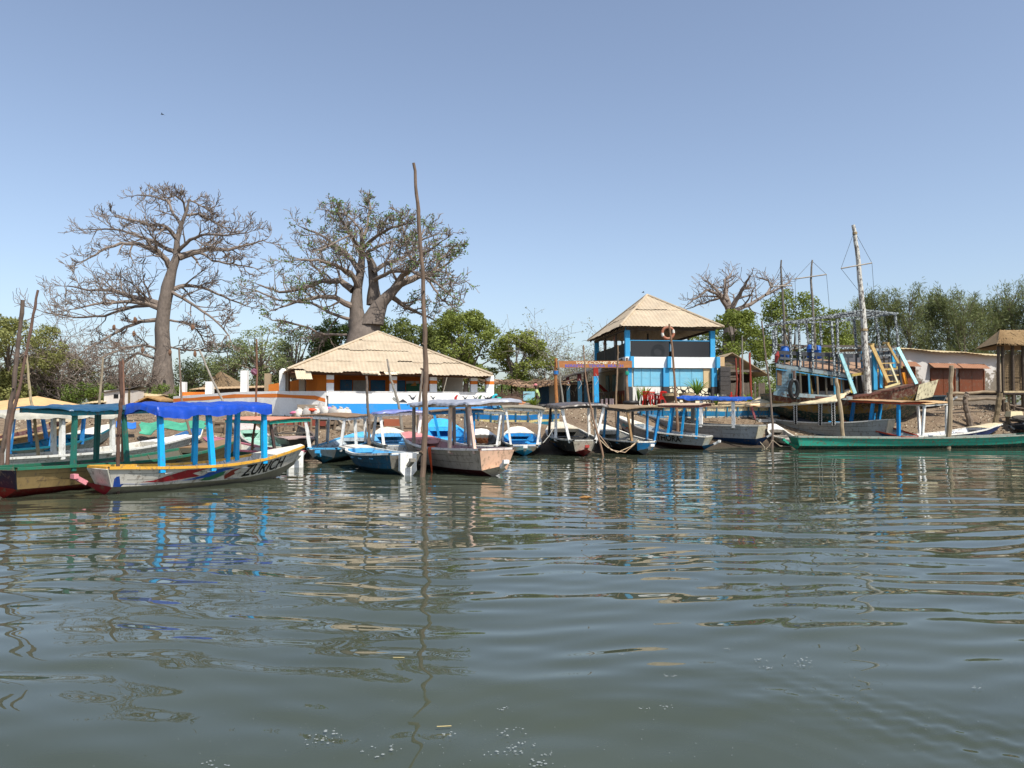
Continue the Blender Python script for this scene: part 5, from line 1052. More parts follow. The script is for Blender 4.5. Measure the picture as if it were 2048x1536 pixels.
pole('slim leaning pole behind the left half of the blue tarpaulin', [(358, 695), (362, 790), (370, 830), (382, 870), (392, 895)], 29, .06, '#7c6a5a', r2=.035)
pole('grey pole slanting down from the thatched hut behind the blue tarpaulin', [(398, 698), (425, 760), (452, 815), (478, 880), (488, 905)], 29.5, .065, '#9a9184', r2=.035)
pole('upright thin pole with a pink rag near its top behind the blue tarpaulin', [(513, 678), (514, 745), (511, 840), (505, 885), (500, 912)], 27.5, .05, '#7f5c46', r2=.03)
pole('dark forked pole before the white-framed light blue boat', [(733, 752), (735, 800), (738, 850), (738, 900)], 26, .055, '#6b5d50', r2=.04)
pole('crooked grey pole leaning left before the veranda parapet', [(774, 718), (782, 760), (792, 790), (800, 820), (806, 850)], 33, .07, '#8e8578', r2=.04)
pole('grey pole half hidden behind the tallest mooring pole', [(845, 742), (840, 790), (837, 840), (836, 890)], 30, .06, '#857868', r2=.04)
pole('thin pole leaning before the welcome sign, running down between the dark boats', [(1167, 690), (1170, 740), (1178, 800), (1190, 850), (1205, 905), (1217, 940)], 30.5, .05, '#94765e', r2=.025)
pole('grey pole just right of the sign post at its left end', [(1116, 722), (1120, 760), (1127, 810), (1131, 860)], 38, .06, '#8a8478', r2=.04)
pole('slim pole standing before the middle of the welcome sign', [(1236, 690), (1235, 740), (1232, 790), (1233, 880)], 38.5, .06, '#8f775c', r2=.035)
pole('straight forked pole crossing the front of the blue building', [(1338, 648), (1345, 700), (1350, 780), (1354, 830), (1357, 875)], 39.5, .075, '#8a6a50', r2=.05)
pole('tall crooked pole at the stern of the big ship', [(1523, 642), (1532, 720), (1541, 790), (1545, 850), (1543, 912)], 36.5, .07, '#7f6e60', r2=.035)
pole('thin straight pole beside the plank shack', [(1484, 672), (1485, 740), (1486, 800)], 47, .065, '#8b857a', r2=.04)
pole('stout pale post between the chain-painted boat and the ship', [(1672, 756), (1680, 810), (1688, 860)], 38, .11, '#b09c7c', r2=.09, knots=False, name='mooring_post')
pole('stout cut log post standing behind the emerald boat', [(1903, 731), (1901, 800), (1895, 885)], 36.8, .12, '#a08c70', r2=.1, knots=False, name='mooring_post')
pole('short leaning post on the bank near the reed hut', [(2000, 786), (1993, 830), (1985, 868)], 40.5, .14, '#7c6a4e', r2=.13, knots=False, name='mooring_post')
pole('gnarled crooked stump on the bank left of the leaning post', [(1936, 785), (1929, 805), (1936, 830), (1946, 858)], 41, .16, '#7a6a5a', r2=.12, name='mooring_post')
pole('small stump on the bank nearest the right edge', [(2013, 805), (2015, 830), (2018, 845)], 41.5, .14, '#7e6c54', r2=.11, name='mooring_post')
pole('red pole leaning against the shack, left of the pair', [(1471, 716), (1474, 760), (1471, 805)], 46.8, .06, '#8c3c2c', r2=.05, knots=False)
pole('red pole crossing the leaning one beside the shack', [(1480, 716), (1481, 760), (1480, 805)], 46.9, .06, '#96442f', r2=.05, knots=False)
pole('red post standing alone at the right end of the shack', [(1499, 705), (1501, 760), (1503, 805)], 46.8, .07, '#9a4532', r2=.06, knots=False)
pole('peeled pole behind the white block shop beside the sign', [(1186, 752), (1187, 790), (1188, 812)], 45.6, .05, '#b8a890', r2=.05, knots=False)
def rag(px, py, D, c_, label):
    mb = MB(); q = P(px, py, D); mb.blob(q, (.12, .1, .13), 8, 6, .5); tag(mb.build('rag', cloth(c_)), label, 'rag')
rag(508, 744, 27.4, '#7a4a5c', 'pinkish rag knotted on the thin pole above the terrace wall')
# ---------------- the big ship ----------------
def ship():
    t = thing('wooden_ship', 'big old wooden ship on the bank with patterned deck posts and three masts', 'ship', P(1690, 835, 41))
    Dn = 40.0; Pn = lambda px, py, d=0: P(px, py, Dn+d)
    xs = [1545, 1580, 1620, 1665, 1700, 1740, 1780, 1820, 1842]; top = [786, 790, 793, 795, 793, 788, 780, 770, 764]; mid = [800, 806, 810, 812, 811, 807, 800, 791, 784]; mid2 = [810, 818, 824, 828, 828, 825, 818, 808, 800]; bot = [822, 836, 846, 852, 852, 850, 844, 832, 815]
    off = [1.2, .5, .15, 0, 0, .1, .3, .6, .8]
    def row(ys, inn): return [Pn(x, y, o+inn) for x, y, o in zip(xs, ys, off)]
    r0, r1, r2, r3 = row(top, 0), row(mid, .15), row(mid2, .45), row(bot, 1.2); W2 = 3.4
    mb = MB(); mb.grid([r0, r1], 0, thick=(0, .08, 0)); mb.grid([r1, r2], 1); mb.grid([r2, r3], 2)
    far = [[v+Vector((0, W2-2*(v.y-Dn)*.55, 0)) for v in rw] for rw in (r0, r1, r2, r3)]
    mb.grid([far[0], far[1]], 0); mb.grid([far[1], far[2]], 1); mb.grid([far[2], far[3]], 2); mb.grid([r3, far[3]], 2)
    mb.add([r0[0], r1[0], r2[0], r3[0], far[3][0], far[2][0], far[1][0], far[0][0]], [tuple(range(8))], 2)
    for k, v in enumerate(r1[4:-1]): 
        for j in range(3): c_ = v.lerp(r1[5+k], j/3)+Vector((0, -.01, -.13)); mb.tube([c_+Vector((.1*math.cos(a), 0, .07*math.sin(a))) for a in (0, 1, 2, 3, 4, 5)], .018, 3, 3)
    mb.build('hull', [paint('#5a3024', .8), paint('#8a6a28', .8), paint('#1c3c36', .7), paint('#1d2a26', .2)], t)
    mb = MB(); mb.grid([[a+Vector((0, .06, -.08)), b_+Vector((0, -.06, -.08))] for a, b_ in zip(r0, far[0])], thick=(0, 0, -.05)); mb.build('lower_deck', wood('#7a664c'), t)
    mb = MB(); mb.grid([[a+Vector((0, -.05, .03)), a+Vector((0, .12, .05))] for a in r0], thick=(0, 0, -.1)); mb.build('gunwale', wood('#5f382c'), t)
    # stern plate
    a, b_, c_, d_ = Pn(1838, 769, .75), Pn(1877, 759, 1.4), Pn(1866, 793, 1.5), Pn(1831, 801, .85); mb = MB(); mb.prism([a, b_, c_, d_], (.05, .12, 0)); mb.build('stern_plate', paint('#d5caa6', .55), t)
    mb = MB(); mb.add([d_, c_, far[1][-1], Pn(1832, 815, 1.2), Pn(1862, 800, 1.9)], [(0, 3, 4, 1), (0, 1, 2)]); mb.build('stern_ram', paint('#27414f', .5), t)
    # blue-grey planked side of the cabin
    gp = paint('#88a2a8', .5)
    mb = MB()
    for k in range(8):
        z0 = 738+k*6.2; pa, pb = Pn(1552, z0+2, .9), Pn(1592 if k < 6 else 1600, z0+4, .3); mb.beam(pa, pb, .05, .155)
    mb.beam(Pn(1547, 786, .95), Pn(1600, 795, .3), .06, .2); mb.build('cabin_side', gp, t)
    mb = MB(); mb.box(Pn(1581, 752, .28)+Vector((0, 0, 0)), (.16, .06, .28)); mb.build('port_window', paint('#1d4a58', .1), t)
    mb = MB(); mb.box(Pn(1560, 755, .74), (.3, .08, .85)); mb.build('worn_door', wood('#7a5f44'), t)
    mb = MB(); mb.beam(Pn(1590, 790, .18), Pn(1705, 797, -.04), .07, .2); mb.beam(Pn(1552, 731, .7), Pn(1706, 754, -.1), .07, .19); mb.beam(Pn(1552, 738, .68), Pn(1706, 761, -.1), .05, .06, 1); mb.build('side_band', [paint('#8a989a', .5), paint('#3f8ab0', .4)], t)
    # back of the cabin (dark inside)
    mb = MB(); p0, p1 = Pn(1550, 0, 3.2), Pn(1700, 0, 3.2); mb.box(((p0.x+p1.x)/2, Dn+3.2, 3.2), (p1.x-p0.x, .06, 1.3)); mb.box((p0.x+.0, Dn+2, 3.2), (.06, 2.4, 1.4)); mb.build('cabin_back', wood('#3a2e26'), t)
    # upper deck
    c1, c2, c3, c4 = Pn(1553, 728, .75), Pn(1706, 750, -.1), Pn(1800, 733, 2.9), Pn(1620, 716, 3.4); mb = MB(); mb.grid([[c1.lerp(c2, u) for u in np.linspace(0, 1, 16)], [c4.lerp(c3, u) for u in np.linspace(0, 1, 16)]], thick=(0, 0, -.07)); mb.build('upper_deck', wood('#a58468', grain=(1, 3, 1)), t)
    mb = MB(); mb.beam(c2+Vector((-.1, -.03, -.02)), c3+Vector((.1, 0, -.02)), .1, .13); mb.build('deck_edge', paint('#a8924a', .5), t)
    dk, pt_ = wood('#4a4c50'), None
    m, n, l, b = base_mat('speckled_paint'); v = n.new('ShaderNodeTexNoise'); v.inputs['Scale'].default_value = 16; v.inputs['Detail'].default_value = 1; l.new(n.new('ShaderNodeTexCoord').outputs['Object'], v.inputs['Vector'])
    l.new(ramp(n, l, v.outputs[0], .50, .56, lin('#2b3036'), lin('#a9afad')).outputs[0], b.inputs['Base Color']); pt_ = m
    # rails along the near side, back and right end
    mb = MB(); mb.beam(Pn(1553, 705, .75), Pn(1706, 712, -.1), .06, .2); mb.beam(Pn(1553, 728, .74), Pn(1706, 748, -.1), .05, .06); mb.build('near_rail', dk, t)
    for i in range(12):
        u = (i+.3)/12; a = Pn(1553, 705, .75).lerp(Pn(1706, 712, -.1), u); b2 = Pn(1553, 729, .75).lerp(Pn(1706, 750, -.1), u); mb = MB(); mb.beam(a, b2, .075, .06); mb.build('baluster', dk, t)
    mb = MB(); mb.beam(Pn(1625, 692, 3.4), Pn(1800, 694, 2.9), .06, .14); mb.beam(Pn(1625, 706, 3.4), Pn(1800, 708, 2.9), .05, .08); mb.beam(Pn(1540, 690, 1.0), Pn(1620, 692, 3.4), .06, .1); mb.build('far_rail', wood('#6b6258'), t)
    mb = MB(); mb.beam(Pn(1672, 696, -.1), Pn(1720, 696, .6), .06, .1); mb.beam(Pn(1672, 706, -.1), Pn(1720, 705, .6), .06, .1); mb.beam(Pn(1745, 700, .6), Pn(1800, 697, 2.4), .06, .14); mb.beam(Pn(1745, 712, .6), Pn(1800, 710, 2.4), .05, .1); mb.build('patterned_rail', pt_, t)
    # deck canopy frame: patterned posts and long rafters
    near_p = [(1546, 660, 1548, 706, .9), (1552, 655, 1552, 727, .9), (1580, 650, 1583, 728, .6), (1597, 646, 1601, 732, .4), (1625, 645, 1626, 738, .2), (1663, 643, 1670, 748, -.1), (1674, 638, 1678, 748, 0), (1708, 638, 1713, 700, .8), (1731, 640, 1738, 700, 1.6), (1751, 634, 1760, 694, 2.8), (1790, 628, 1798, 698, 2.6), (1640, 640, 1643, 692, 3.2), (1565, 655, 1566, 692, 2.4), (1612, 642, 1618, 690, 3.3)]
    for (x0, y0, x1, y1, dd) in near_p: mb = MB(); mb.beam(Pn(x0, y0, dd), Pn(x1, y1+3, dd), .105, .105); mb.build('canopy_post', pt_, t)
    for (a, b_) in (((1532, 652, .9), (1725, 620, .2)), ((1545, 651, 1.6), (1740, 621, .9)), ((1540, 650, 2.4), (1755, 622, 1.6)), ((1560, 645, 3.2), (1775, 623, 2.3)), ((1600, 640, 3.6), (1795, 626, 2.7)), ((1725, 620, .2), (1795, 627, 2.7)), ((1540, 647, .9), (1668, 643, -.1)), ((1660, 645, -.1), (1795, 627, 2.6)), ((1532, 652, .9), (1600, 640, 3.6))):
        mb = MB(); mb.beam(Pn(*a), Pn(*b_), .1, .09); mb.build('canopy_rafter', pt_, t)
    # masts with yards and stays
    for (pts, r, c_, yard, stay, dd) in (([(1707, 450), (1714, 500), (1722, 580), (1727, 640), (1730, 700), (1736, 790)], .19, '#c9c5ba', ((1682, 537), (1744, 526)), (1709, 462), .3), ([(1624, 520), (1622, 560), (1626, 620), (1630, 700)], .085, '#7a736a', ((1590, 558), (1653, 549)), (1624, 522), 2.0), ([(1562, 520), (1563, 560), (1567, 620), (1571, 705)], .08, '#6e665c', ((1541, 573), (1584, 571)), (1562, 530), 1.8)):
        mm = t if False else None; mb = MB(); ps = [Pn(x, y, dd) for x, y in pts]; fine = []; rad = []
        for i in range(len(ps)-1):
            for k in range(3): fine.append(ps[i].lerp(ps[i+1], k/3)+Vector((rnd.uniform(-.02, .02), 0, 0))); rad.append(r*(.5+.5*(i+k/3)/(len(ps)-1)))
        fine.append(ps[-1]); rad.append(r); mb.tube(fine, rad, 10); mo = mb.build('mast', [paint(c_, .8, wood='#6a6058') if r > .1 else wood(c_)], t)
        ya, yb = Pn(*yard[0], dd-.1), Pn(*yard[1], dd-.1); mb = MB(); mb.tube([ya, yb], .035, 5); WM[mo.name] = WM[t.name]; mb.build('yard', wood('#a89c8a'), mo)
        mb = MB(); s0 = Pn(*stay, dd); mb.tube([s0, ya], .012, 3); mb.tube([s0, yb], .012, 3); mb.tube([yb, Pn(yard[1][0]+8, 640, dd+.5)], .012, 3); mb.tube([ya, Pn(yard[0][0]+ (50 if r > .1 else 4), 600 if r > .1 else 690, dd+.2)], .012, 3); mb.build('stay', wood('#5a564f'), mo)
        if r > .1:
            for py in (462, 668): q = ps[0].lerp(ps[-1], (py-450)/340.); k_ = min(range(len(fine)), key=lambda i: abs(fine[i].z-(2+(HY-py)/F*(Dn+dd)))); mb = MB(); mb.tube([fine[k_]-Vector((0, 0, .06)), fine[k_]+Vector((0, 0, .06))], rad[k_]*1.25, 10); mb.build('rope_lashing', cloth('#9a8460'), mo)
    # painted struts, steps
    def bar(name, a, b_, w_, c_, h_=None): mb = MB(); mb.beam(Pn(*a), Pn(*b_), w_, h_); mb.build(name, paint(c_, .25), t)
    bar('brace', (1681, 708, -.2), (1710, 787, -.1), .17, '#a9dce0', .1); bar('brace', (1795, 695, 1.2), (1833, 768, .6), .17, '#a9dce0', .1)
    bar('ladder_stringer', (1743, 690, .3), (1777, 765, .1), .17, '#c4a468', .1); bar('ladder_stringer', (1775, 687, .9), (1797, 727, .8), .17, '#c4a468', .1); bar('ladder_top', (1737, 689, .6), (1747, 689, .3), .12, '#c4a468'); bar('ladder_top', (1767, 686, 1.2), (1777, 687, .9), .12, '#c4a468')
    for k in range(4): bar('step', (1757+k*7, 727+k*12, .5), (1790+k*4, 726+k*12, .9), .09, '#c4a468', .05)
    bar('strut', (1748, 705, .5), (1750, 780, .3), .2, '#2a8ab4'); bar('strut', (1761, 728, .5), (1762, 776, .3), .13, '#3fa9d8'); bar('strut', (1741, 700, .9), (1743, 780, .7), .22, '#b8babc'); bar('strut', (1785, 700, 1.3), (1787, 735, 1.2), .13, '#2a9ccc'); bar('strut', (1806, 745, 1.0), (1812, 768, 1.0), .16, '#d98a20'); bar('strut', (1780, 728, .2), (1797, 770, .1), .08, '#dcd6b0')
    bar('strut', (1618, 748, .8), (1624, 788, .6), .1, '#a88a48'); bar('strut', (1632, 748, 1.2), (1636, 790, 1.2), .16, '#3c7c9a'); bar('strut', (1676, 756, .8), (1680, 790, .6), .17, '#c98422'); bar('strut', (1684, 755, .4), (1686, 790, .3), .13, '#6ab0d0'); bar('strut', (1698, 756, .3), (1704, 786, .2), .09, '#c9b450'); bar('strut', (1718, 752, 1.2), (1722, 786, 1), .17, '#3a342e'); bar('strut', (1662, 745, .9), (1665, 770, .9), .12, '#dcdad2'); bar('strut', (1770, 740, 1.8), (1772, 775, 1.8), .14, '#c97a20'); bar('ladder_stringer', (1797, 727, .4), (1803, 770, .3), .09, '#2a2c30')
    for k in range(9): bar('deck_stanchion', (1712+k*11, 702, .7+.2*k), (1713+k*11, 736, .6+.2*k), .08, ('#3a3e44', '#2a7fa8', '#5c5046')[k % 3])
    for k in range(6): bar('hull_stanchion', (1600+k*17, 746+k*1.5, .3), (1602+k*17, 790, .25), .09, ('#4a4438', '#2f7c9c', '#6a5a44')[k % 3])
    bar('deck_plank', (1560, 716, .7), (1700, 728, -.05), .05, '#5a5f62', .12); bar('deck_plank', (1715, 712, .7), (1800, 704, 2.4), .05, '#4c5358', .18); bar('deck_plank', (1720, 722, .7), (1802, 716, 2.4), .05, '#6a6456', .1)
    mb = MB(); mb.beam(Pn(1770, 775, 0), Pn(1800, 766, 0), .06, .1); mb.build('loose_plank', paint('#d8c890', .3), t)
    mb = MB(); pts = [Pn(1588+10*math.cos(a)*.8, 778+18*math.sin(a), -.05) for a in np.linspace(0, 6.283, 15)[:-1]]; mb.tube(pts+[pts[0]], .11, 7); mb.build('tyre_fender', paint('#1d1c1b', .1), t)
    mb = MB(); mb.tube([Pn(1588, 742, .2), Pn(1589, 760, 0)], .07, 6); mb.build('fender_rope', wood('#5a4438'), t)
    mb = MB(); mb.tube([Pn(1556, 703, .6), Pn(1554, 712, .55), Pn(1551, 725, .6)], [.04, .13, .06], 6); mb.build('red_bundle', cloth('#8a2a20'), t)
ship()
def barrel(px, py, D, label):
    q = P(px, py, D); mb = MB(); prof = [(0, 0), (.22, 0), (.24, .03), (.23, .24), (.25, .26), (.23, .28), (.23, .48), (.25, .5), (.23, .52), (.23, .7), (.16, .77), (0, .78)]; n_ = 14; vs = []
    for r, z in prof:
        for k in range(n_): a = 6.2832*k/n_; vs.append((q.x+r*math.cos(a), q.y+r*math.sin(a), q.z+z))
    mb.add(vs, [(i*n_+k, i*n_+(k+1) % n_, (i+1)*n_+(k+1) % n_, (i+1)*n_+k) for i in range(len(prof)-1) for k in range(n_)]); tag(mb.build('barrel', paint('#1f63b8', .1), smooth=True), label, 'barrel', 'blue plastic barrels on the ship deck')
barrel(1570, 720, 41.6, 'blue plastic barrel on the upper deck near the ship stern pole'); barrel(1634, 718, 42.6, 'blue plastic barrel beside the middle mast'); barrel(1622, 716, 43.2, 'half-hidden teal-blue barrel left of the middle mast')
# ---------------- lifebuoys, chairs, plants, sacks, fence ----------------
def buoy(px, py, D, label, ry=0.):
    q = P(px, py, D); mb = MB(); R0 = .36; n_ = 22; m_ = 8; vs = []
    for i in range(n_):
        a = 6.2832*i/n_
        for k in range(m_):
            b_ = 6.2832*k/m_; rr_ = R0+.09*math.cos(b_); x, z, y = rr_*math.cos(a), rr_*math.sin(a), .08*math.sin(b_); vs.append((q.x+x*math.cos(ry)-y*math.sin(ry), q.y+x*math.sin(ry)+y*math.cos(ry), q.z+z))
    for i in range(n_): mb.add([vs[(i+e) % n_*m_+k] for e in (0, 1) for k in range(m_)], [(k, (k+1) % m_, m_+(k+1) % m_, m_+k) for k in range(m_)], 1 if i % 11 < 2 else 0)
    o = mb.build('lifebuoy', [paint('#a3654a', .5), paint('#d8d4c8', .2)], smooth=True); tag(o, label, 'lifebuoy', 'faded orange lifebuoys on the upper deck')
buoy(1336, 666, 46.0, 'faded orange lifebuoy hung over the middle of the front balustrade', .1); buoy(1231, 684, 50, 'faded lifebuoy on the side railing, nearer the front column', 1.3); buoy(1210, 692, 53.2, 'faded lifebuoy on the side railing, farther back', 1.35)
def chair(px, D, rz, label, first=[None]):
    q = P(px, 808, D); z0 = 2.08
    if first[0] is None:
        t = thing('plastic_chair', label, 'chair', (q.x, q.y, z0), Matrix.Rotation(rz, 3, 'Z'), 'red plastic chairs outside the blue building'); m_ = paint('#c8231c', .05, .35)
        mb = MB(); mb.box((0, 0, .43), (.48, .46, .04), top=.95); mb.build('seat', m_, t, local=True)
        mb = MB(); mb.beam((-.2, .22, .44), (-.19, .28, .88), .05, .03); mb.beam((.2, .22, .44), (.19, .28, .88), .05, .03); mb.beam((-.22, .28, .86), (.22, .28, .86), .04, .07)
        for k in range(4): mb.beam((-.12+.08*k, .235, .46), (-.12+.08*k, .275, .85), .045, .02)
        mb.build('backrest', m_, t, local=True); mb = MB()
        for s_ in (-1, 1): mb.beam((s_*.24, .24, .66), (s_*.25, -.2, .64), .05, .03); mb.beam((s_*.25, -.2, .65), (s_*.22, -.2, .42), .045, .03)
        mb.build('armrests', m_, t, local=True)
        for s_ in (-1, 1):
            for y in (-.19, .2): mb = MB(); mb.beam((s_*.2, y, .43), (s_*.26, y*1.25, 0), .05, .04); mb.build('leg', m_, t, local=True)
        first[0] = t; return
    s = first[0]; c_ = s.copy(); col.objects.link(c_); c_.location = (q.x, q.y, z0); c_.rotation_euler = (0, 0, rz); c_['label'] = label
    for ch in s.children: d = ch.copy(); col.objects.link(d); d.parent = c_
bpy.context.view_layer.update()
chair(1296, 44.6, 2.6, 'red plastic chair nearest the potted plant, front left of the table'); bpy.context.view_layer.update()
chair(1306, 45.6, .2, 'red plastic chair behind the left side of the table'); chair(1326, 45.5, -.3, 'red plastic chair behind the right side of the table'); chair(1319, 44.4, -2.4, 'red plastic chair right of the table leg'); chair(1464, 46.5, .4, 'red plastic chair standing alone before the plank shack')
def table():
    q = P(1311, 808, 44.9); t = thing('round_table', 'round dark table among the red chairs', 'table', (q.x, q.y, 2.08)); mb = MB(); mb.tube([(0, 0, .72), (0, 0, .76)], .55, 20); mb.build('table_top', wood('#4a4038'), t, local=True); mb = MB(); mb.tube([(0, 0, 0), (0, 0, .72)], .08, 8); mb.build('pedestal', paint('#5a5c5e', .2), t, local=True)
    for px, D, lb in ((1340, 43.5, 'round straw stool or drum top right of the red chairs'), (1374, 43.2, 'round wooden stool before the cobble-painted panel')):
        q = P(px, 808, D); t = thing('drum_stool', lb, 'stool', (q.x, q.y, 2.05)); mb = MB(); mb.tube([(0, 0, 0), (0, 0, .3), (0, 0, .62)], [.2, .22, .4], 12); mb.build('base', wood('#6b5a48'), t, local=True); mb = MB(); mb.tube([(0, 0, .62), (0, 0, .78)], .45, 16); mb.build('top', wood('#a08a66'), t, local=True)
table()
def tuft(label, px, D, z0, h_, n_, c1, c2, seed, w_=.07, pot=None, spread=1.):
    rr = random.Random(seed); x0 = Xp(px, D); t = thing('potted_plant' if pot else 'spiky_plant', label, 'plant', (x0, D, z0), group='plants around the blue building'); mb = MB(); zb = .35 if pot else 0
    if pot: mp = MB(); mp.tube([(0, 0, 0), (0, 0, .38)], [.14, .2], 10); mp.build('pot', plaster(pot), t, local=True)
    for k in range(n_):
        a = rr.random()*6.28; l_ = h_*rr.uniform(.6, 1.1); o = spread*rr.uniform(.2, .8); d = Vector((math.cos(a), math.sin(a), 0)); s_ = Vector((-d.y, d.x, 0)); pts = []
        for j in range(5): f = j/4; c_ = d*(o*l_*f**1.3)+Vector((0, 0, zb+l_*(f-.35*o*f*f))); ww = w_*(1-f**2)+.006; pts.append((c_-s_*ww, c_+s_*ww))
        mb.grid([list(p) for p in pts])
    mb.build('leaves', leafmat(c1, c2), t, local=True)
tuft('potted plant with arching yellow-green leaves left of the red chairs', 1290, 45.2, 2.05, 1.0, 40, '#55701f', '#a3a548', 1, .05, '#7a3c2a'); tuft('young palm with fan leaves against the cobble-painted panel', 1394, 45.3, 2.4, 1.2, 46, '#3f5c24', '#6d8a3a', 2, .05, '#8a7a60', 1.3); tuft('small spiky plant at the corner by the block pillar', 1432, 45.4, 2.1, .8, 26, '#4f6a26', '#7d9440', 3, .04); tuft('tall thin leaves against the white spike panel', 1277, 45.9, 2.1, 1.3, 22, '#33481e', '#56702e', 4, .03, None, .35)
tuft('green plant growing before the plank shack', 1497, 46.5, 2.1, .9, 30, '#4a6a22', '#7a9238', 5, .04); tuft('leafy plant held against the ground beside the man in green', 1068, 40.5, 1.95, .7, 40, '#46601e', '#7a8a34', 6, .05)
def cactus():
    pass
# sacks on the bank
def sacks():
    rr = random.Random(4); pos = [(598, 833, 0), (613, 831, 1), (632, 830, 0), (650, 828, 0), (666, 829, 1), (681, 831, 0), (694, 832, 0), (641, 822, 1), (606, 838, 0), (656, 838, 0), (622, 838, 1), (673, 838, 0)]
    names = ['leftmost', 'second from the left', 'third along', 'big pale', 'grey', 'smaller', 'rightmost', 'topmost', 'low left', 'low middle', 'dirty', 'low right']
    for (px, py, k), nm in zip(pos, names):
        q = P(px, py, 36.3+rr.uniform(-.2, .3)); mb = MB(); mb.blob(q+Vector((0, 0, .1)), (.24, .22, .27), 12, 8, .35); mb.tube([q+Vector((0, 0, .32)), q+Vector((.03, 0, .42))], [.06, .1], 6)
        tag(mb.build('sack', cloth(('#cfc8bc', '#a8a29a')[k], .8), smooth=True), nm+' bulging woven sack in the row on the plank fence', 'sack', 'sacks piled on the plank fence')
    for px, py, c_, lb in ((624, 820, '#d04a22', 'orange cloth bundle on top of the sacks'), (663, 817, '#d07aa0', 'pink plastic bag on top of the sacks'), (590, 826, '#c8708c', 'pink bag at the left end of the sack row')):
        q = P(px, py, 36.2); mb = MB(); mb.blob(q, (.28, .15, .1), 10, 6, .5); tag(mb.build('bag', cloth(c_), smooth=True), lb, 'bag')
sacks()
def fence():
    rr = random.Random(8); t = thing('plank_fence', 'rickety retaining fence of driftwood stakes, planks and a rusty red sheet below the sacks', 'fence', P(620, 860, 35.2)); W_ = wood('#85725c')
    def Pf(px, py, d=0): return P(px, py, 35.3+d)
    for k, (px, pt, pb) in enumerate([(546, 832, 872), (557, 836, 868), (572, 838, 872), (590, 826, 872), (604, 838, 868), (622, 832, 870), (637, 826, 872), (660, 840, 868), (672, 838, 870), (690, 838, 866), (704, 838, 868), (718, 842, 868), (736, 838, 864), (470, 842, 870), (450, 846, 872), (500, 840, 868), (520, 842, 868), (428, 842, 870), (352, 845, 872), (380, 842, 870), (404, 846, 872), (330, 850, 874), (308, 852, 875)]):
        mb = MB(); a, b_ = Pf(px, pt, -.15), Pf(px+rr.uniform(-5, 5), pb, -.12); b_.z -= .3; mb.tube([a, a.lerp(b_, .5)+Vector((rr.uniform(-.05, .05), 0, 0)), b_], [.055, .07, .075], 6); mb.build('stake', W_, t)
    for k, (p0, p1, y, hh) in enumerate([(540, 690, 838, .14), (588, 700, 846, .3), (420, 560, 846, .12), (430, 560, 858, .2), (560, 640, 862, .24), (640, 745, 852, .14), (640, 740, 864, .26), (690, 800, 846, .2), (320, 440, 852, .12), (320, 430, 864, .18), (745, 830, 848, .14), (750, 840, 860, .2)]):
        mb = MB(); mb.beam(Pf(p0, y+rr.uniform(-2, 2)), Pf(p1, y+rr.uniform(-3, 3)), .05, hh); mb.build('plank', wood(('#7d6a54', '#93806a', '#6d5a48')[k % 3]), t)
    for (px0, px1, y0, y1, c_) in ((598, 632, 840, 852, '#8a4030'), (560, 590, 838, 850, '#8f4a38'), (636, 652, 842, 852, '#7f3a2c'), (768, 800, 838, 852, '#a05a3c')):
        mb = MB(); a, b_ = Pf(px0, y0, -.06), Pf(px1, y1, -.06); mb.box(((a.x+b_.x)/2, a.y-.03, (a.z+b_.z)/2), (b_.x-a.x, .03, a.z-b_.z)); mb.build('rusty_sheet', tinroof(c_), t)
fence()
def tarp_heap():
    mb = MB(); g = []; 
    for j in range(7):
        g.append([P(280+130*i/14+3*math.sin(j*2.+i), 843+j*2.6+3*math.sin(i*.9)+(8 if i < 3 and j > 3 else 0), 33.6-.16*j+.1*math.sin(i*2.1+j)) for i in range(15)])
    mb.grid(g, thick=(0, .02, -.02)); tag(mb.build('green_tarpaulin', cloth('#4a9c7c', .5), smooth=True), 'faded green tarpaulin draped over the bank behind the blue-tarpaulin boat', 'tarpaulin')
    mb = MB(); g = [[P(232+40*i/6, 843+j*4-3*math.sin(i), 34-.15*j) for i in range(7)] for j in range(4)]; mb.grid(g, thick=(0, .02, -.02)); tag(mb.build('blue_sheet', cloth('#2f6ec0', .5), smooth=True), 'scrap of bright blue sheeting on the bank', 'tarpaulin')
tarp_heap()
def boulder_heap():
    for k, (px, py, D, r, lb) in enumerate(((690, 850, 35.6, .55, 'grey rock with a rounded top right of the plank fence'), (718, 852, 35.4, .6, 'large pale boulder behind the light blue boat'), (752, 850, 35.8, .5, 'rough brown rock left of the lilac-roofed boat post'), (785, 848, 36, .45, 'rock beside the rusty sheet'))):
        mb = MB(); q = P(px, py, D); mb.blob(q-Vector((0, 0, .2)), (r*1.2, r*.8, r), 12, 8, .6); tag(mb.build('boulder', plaster('#8f8372', dirt='#5a4f42', amt=1)), lb, 'boulder')
boulder_heap()
